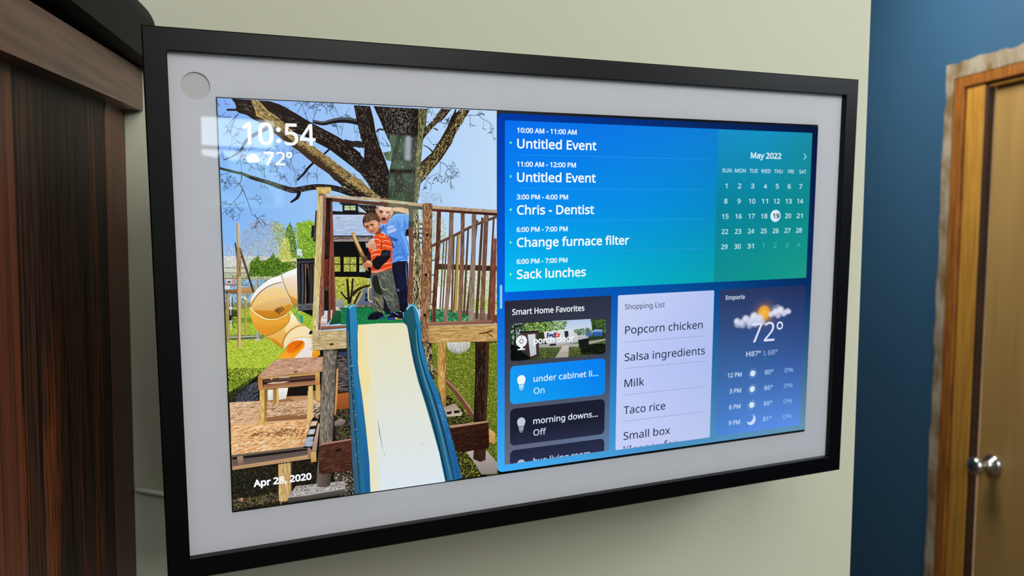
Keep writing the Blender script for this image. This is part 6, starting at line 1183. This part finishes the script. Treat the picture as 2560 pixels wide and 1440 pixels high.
text('event_time', card, [(a, b, c, d, 13.6, .62, 'f0fafe') for a, b, c, d in ev], ZU)
ev = [('Untitled Event', 808.2, 1065.3, 104.2), ('Untitled Event', 808.2, 1064.3, 201.3), ('Chris - Dentist', 808.2, 1060.3, 297), ('Change furnace filter', 808.2, 1184.3, 392.8), ('Sack lunches', 808.2, 1034.6, 487.4)]
text('event_title', card, [(a, b, c, d, 26, .8, 'f8feff') for a, b, c, d in ev], ZU)
mt = [('May 2022', 1641, 1765.5, 116.3, 18, .9, 'd4eef8')]
dn = ['SUN', 'MON', 'TUE', 'WED', 'THU', 'FRI', 'SAT']; hw = [18.5, 21.5, 16.5, 20, 17.5, 12, 15]
cxs = [1547, 1600, 1654, 1704.5, 1756.5, 1810, 1860.5]
for a, c, h_ in zip(dn, cxs, hw): mt.append((a, c-h_, c+h_, 164.4, 12, .5, 'b0dcec'))
cxs = [1546, 1599, 1652, 1704.5, 1754.5, 1805, 1854.5]
for i in range(35):
    d = i+1 if i < 31 else i-30; r_, c_ = divmod(i, 7); wd = 6.3 if d < 10 else 12.6
    if d == 1: wd = 3.6
    base = 216.2+50.1*r_; colr = 'c4e8f0' if i < 31 else '4cb0b0'
    if i == 18: colr = '101020'
    mt.append((str(d), cxs[c_]-wd, cxs[c_]+wd, base, 15.2, .75 if i == 18 else .45, colr))
text('month_days', card, mt, ZU)
tb = Pic(.00065, 1e-6); tb.disc(1752, 308.5, 21.5, 20.5, 'd8ecff'); tb.build('today_marker', card, label='white disc behind the number 19')
ar = Pic(ZU, 1e-6); ar.ribbon([(1862, 97), (1873, 107)], [3, 3], 'b4e0ec'); ar.ribbon([(1873, 106), (1862, 117)], [3, 3], 'b4e0ec'); ar.build('next_arrow', card)

sh = Pic(.00050, 1e-6); sh.grid('2a2a38 2c3040 2a3048 4a4c58 464c5c 464e64 6e7088 687494 6484a8'.split(), 769.5, 552, 1126.5, 1053, 16, 24, 2)
home = sh.build('smart_home_card', disp, label='dark grey card of smart home tiles')
tl = Pic(.00056, 3e-7, (787.5, 621, 1108, 737)); tl.run(CAM)
for cx_, cy_, a0, cA in ((802.5, 636, 180, '2c3042'), (1093, 636, 270, '30344a'), (1093, 722, 0, '363b50'), (802.5, 722, 90, '353a4c')):
    sx_ = 787 if cx_ < 900 else 1108.5; sy_ = 620.5 if cy_ < 700 else 737.5
    tl.poly([(sx_, sy_)]+[(cx_+15.6*math.cos(math.radians(a0+k*15)), cy_+15.6*math.sin(math.radians(a0+k*15))) for k in range(7)], cA); tl.build('camera_tile', home, label='tile with a view over a front yard and a parked van')
tl = Pic(.00056, 1e-6); tl.grid('1898f8 0e8cf8 0880f4 14a0f4 0c90f4 0682f0 1ca6f4 1098f4 0a88ee'.split(), 787, 750.5, 1108.5, 867.5, 12, 8, 15); tl.build('light_tile', home, label='bright blue tile of the light that is on')
tl = Pic(.00056, 1e-6); tl.grid(('1c1e32 '*6+'2a2e48 '*3).split(), 787, 881.5, 1108.5, 996, 12, 8, 15); tl.build('light_tile', home)
tl = Pic(.00056, 1e-6, (0, 0, 1920, 1052)); tl.grid(('242840 '*3+'2c3254 '*6).split(), 787, 1010.5, 1109, 1126, 12, 12, 15); tl.build('light_tile', home)
def bulb(P, x, y, c, c2, bgc):
    P.disc(x, y, 13.5, 13.5, c); P.poly([(x-12, y+7), (x+12, y+7), (x+8, y+17), (x-8, y+17)], c); P.poly([(x-12, y+14), (x+12, y+14), (x+12, y+15.6), (x-12, y+15.6)], bgc)
    P.poly([(x-8.5, y+16), (x+8.5, y+16), (x+6.5, y+28), (x-6.5, y+28)], c2); P.poly([(x-5.5, y+30), (x+5.5, y+30), (x+4.5, y+33), (x-4.5, y+33)], c2)
ic = Pic(ZU, 5e-7); bulb(ic, 823, 793.5, 'f4fafe', 'b8e0fc', '1498f4'); bulb(ic, 823, 924.5, 'c0ccd8', '98a4b4', '1c1e32')
ic.clip = (0, 0, 1920, 1052); ic.disc(823, 1056, 13.5, 13.5, 'b0bccc')
ic.clip = None; ic.disc(823, 676.5, 18, 18, 'f0f4f8'); ic.disc(823, 676.5, 7, 7, '3a4450'); ic.disc(823, 676.5, 5, 5, 'f0f4f8'); ic.poly([(819, 693), (827, 693), (827, 700), (819, 700)], 'f0f4f8'); ic.poly([(811, 699), (835, 699), (835, 703), (811, 703)], 'f0f4f8'); ic.disc(823, 663.5, 1.6, 1.6, '3a4450')
ic.build('tile_icon', home)
text('truck_lettering', home, [('Fed', 907, 933, 671.5, 13.5, .9, '1c1c6c'), ('Ex', 935, 950, 671.5, 13.5, .9, 'd83020')], .00068)
text('tile_text', home, [('Smart Home Favorites', 793.2, 1031.6, 595, 17.2, .55, 'e8ecf4'), ('porch door', 863, 997, 687, 17.5, .95, 'f4f8fc'), ('under cabinet li…', 863, 1083, 804.5, 18, .45, 'd4eefe'), ('On', 863.5, 899.2, 842.3, 18.8, .35, 'c8ecff'),
    ('morning downs…', 863, 1083.3, 936, 18, .45, 'dce4f4'), ('Off', 863.5, 905.3, 972.8, 18.8, .35, 'c8d8ec'), ('hue living room', 864, 1058, 1062, 18, .45, 'c4d0e8', 1052)], ZU)

sp = Pic(.00050, 1e-6); sp.grid('ccd6f8 c4cef8 b8c6f6 c4cefa bac8f8 b4c2f4 c8d2fa c6cef8 bccaf2'.split(), 1150, 553, 1512, 1055, 16, 20, 5)
shop = sp.build('shopping_card', disp, label='pale lavender shopping list card')
ln = Pic(.0006, 1e-6)
for y in (703.6, 789, 875.6, 962): ln.poly([(1175, y), (1486, y), (1486, y+1.4), (1175, y+1.4)], '8c9cc4')
ln.build('divider_line', shop)
T1 = '1c2a44'
text('list_text', shop, [('Shopping List', 1174.4, 1321, 599, 16.3, .1, '3a4458'), ('Popcorn chicken', 1177, 1469, 678, 25, .25, T1), ('Salsa ingredients', 1177, 1481, 765.8, 25, .25, T1), ('Milk', 1178, 1250, 850.6, 25, .25, T1), ('Taco rice', 1177, 1332, 938.8, 25, .25, T1), ('Small box', 1178, 1353, 1024, 25, .25, T1), ('Kleenex for', 1179, 1381, 1071, 25, .25, T1, 1053.5)], ZU)

we = Pic(.00050, 1e-6); we.grid('2c3862 2a3862 24305c 3a64a0 3860a0 38589c 4c88d8 5c90e8 5c94ea'.split(), 1535.5, 553, 1895.5, 1055, 16, 20, 2)
wx = we.build('weather_card', disp, label='blue weather card with sun and cloud')
wi = Pic(.00060, 1e-6); wi.disc(1723, 645, 76, 66, 'e0a030', '4a4a68', .42, 0); wi.disc(1720, 645, 42, 40, 'f0b030', 'c89040', .8, 0); wi.disc(1719, 640, 25, 25, 'fcc040', 'f0a828', 1, .75)
rg = np.random.default_rng(2)
def cloud(P, blobs):
    for x, y, r1, c in blobs: P.disc(x, y, r1*1.15, r1, c, c, .95, .0); P.disc(x, y, r1*.8, r1*.72, c, c, .85, .35)
cloud(wi, [(1762, 626, 13, '7484a8'), (1776, 622, 12, '8090b4'), (1612, 672, 17, 'b0b8dc'), (1632, 676, 16, 'a8b0d4'), (1660, 682, 14, 'a0a8c8')])
cloud(wi, [(1607, 662, 14, 'dce0f4'), (1625, 668, 15, 'd4d8f0'), (1643, 656, 16, 'e4e8fa'), (1660, 666, 20, 'd8dcf4'), (1678, 650, 19, 'eceefc'), (1698, 660, 22, 'e0e2f4'), (1684, 670, 22, 'd0d4ec'), (1714, 672, 14, 'c8cce4')])
cloud(wi, [(1750, 646, 14, 'dce0f2'), (1768, 640, 17, 'eaecfa'), (1788, 634, 18, 'eceefc'), (1804, 645, 16, 'd4d8f0'), (1820, 640, 14, 'dce0f4'), (1780, 652, 14, 'c0c6e0'), (1828, 642, 9, 'd0d4ec')])
wi.build('weather_icon', wx, M_soft, label='yellow sun behind two white clouds')
wi = Pic(.00066, 1e-6)
for y in (848.6, 903.6, 959.8):
    wi.disc(1681, y, 11, 10.5, 'd8ecfc')
    for k in range(12):
        t = math.radians(30*k+8); wi.ribbon([(1681+14*math.cos(t), y+13.5*math.sin(t)), (1681+19*math.cos(t), y+18*math.sin(t))], [2, 1.6], '9cc4ec')
a1 = [(1681+19*math.cos(math.radians(t)), 1012+19*math.sin(math.radians(t))) for t in range(-75, 166, 15)]; a2 = [(1673+17*math.cos(math.radians(t)), 1003+17*math.sin(math.radians(t))) for t in range(130, -61, -15)]
wi.poly(a1+a2, 'd0e0fc'); wi.build('hour_icon', wx)
Wt = [('Emporia', 1558.9, 1634.7, 586.8, 13.4, .6, 'c4cce8'), ('72', 1668, 1767, 740, 66.5, .1, 'dce4fc'), ('°', 1775, 1802, 741, 66, .2, 'dce4fc'), ('H', 1650.4, 1667, 787.3, 16.5, .7, 'c4d0f0'), ('87°', 1671.5, 1711, 787.6, 16.5, .5, 'c0ccee'), ('L', 1725, 1734, 788.3, 16.5, .4, '9cb0e0'), ('68°', 1742, 1783, 788.6, 16.5, .4, '98acdc')]
for k, (hr, xl, tt, tl_) in enumerate((('12 PM', 1576.5, '80°', 1768), ('3 PM', 1586.5, '86°', 1768), ('6 PM', 1587, '86°', 1768), ('9 PM', 1587.5, '81°', 1767))):
    y = 855+55.7*k; Wt += [(hr, xl, 1633.2, y-.6, 14.5, .6, 'bcd4f2'), (tt, 1731.8, tl_, y+1.4, 14.8, .5, 'a8c8f4'), ('0%', 1817.5, 1855.5, y+1.8, 14.6, .3, '90b8f0')]
text('weather_text', wx, Wt, ZU)
# front glass over mat and screen: clear, reflects the room
gm = bpy.data.materials.new('clear_front_glass'); gm.use_nodes = True; n = gm.node_tree; n.nodes.clear()
o_ = n.nodes.new('ShaderNodeOutputMaterial'); t_ = n.nodes.new('ShaderNodeBsdfTransparent'); g_ = n.nodes.new('ShaderNodeBsdfGlossy'); g_.inputs['Roughness'].default_value = .008
fr = n.nodes.new('ShaderNodeFresnel'); fr.inputs['IOR'].default_value = 1.45; mx = n.nodes.new('ShaderNodeMixShader')
n.links.new(fr.outputs[0], mx.inputs[0]); n.links.new(t_.outputs[0], mx.inputs[1]); n.links.new(g_.outputs[0], mx.inputs[2]); n.links.new(mx.outputs[0], o_.inputs[0])
bm = bmesh.new(); zg = .0011
vs = [bm.verts.new((CX+sx*(AW+.0001), CY+sy*(AH+.0001), zg)) for sx, sy in ((-1, -1), (1, -1), (1, 1), (-1, 1))]; bm.faces.new(vs)
bm_obj('front_glass', bm, gm, disp)
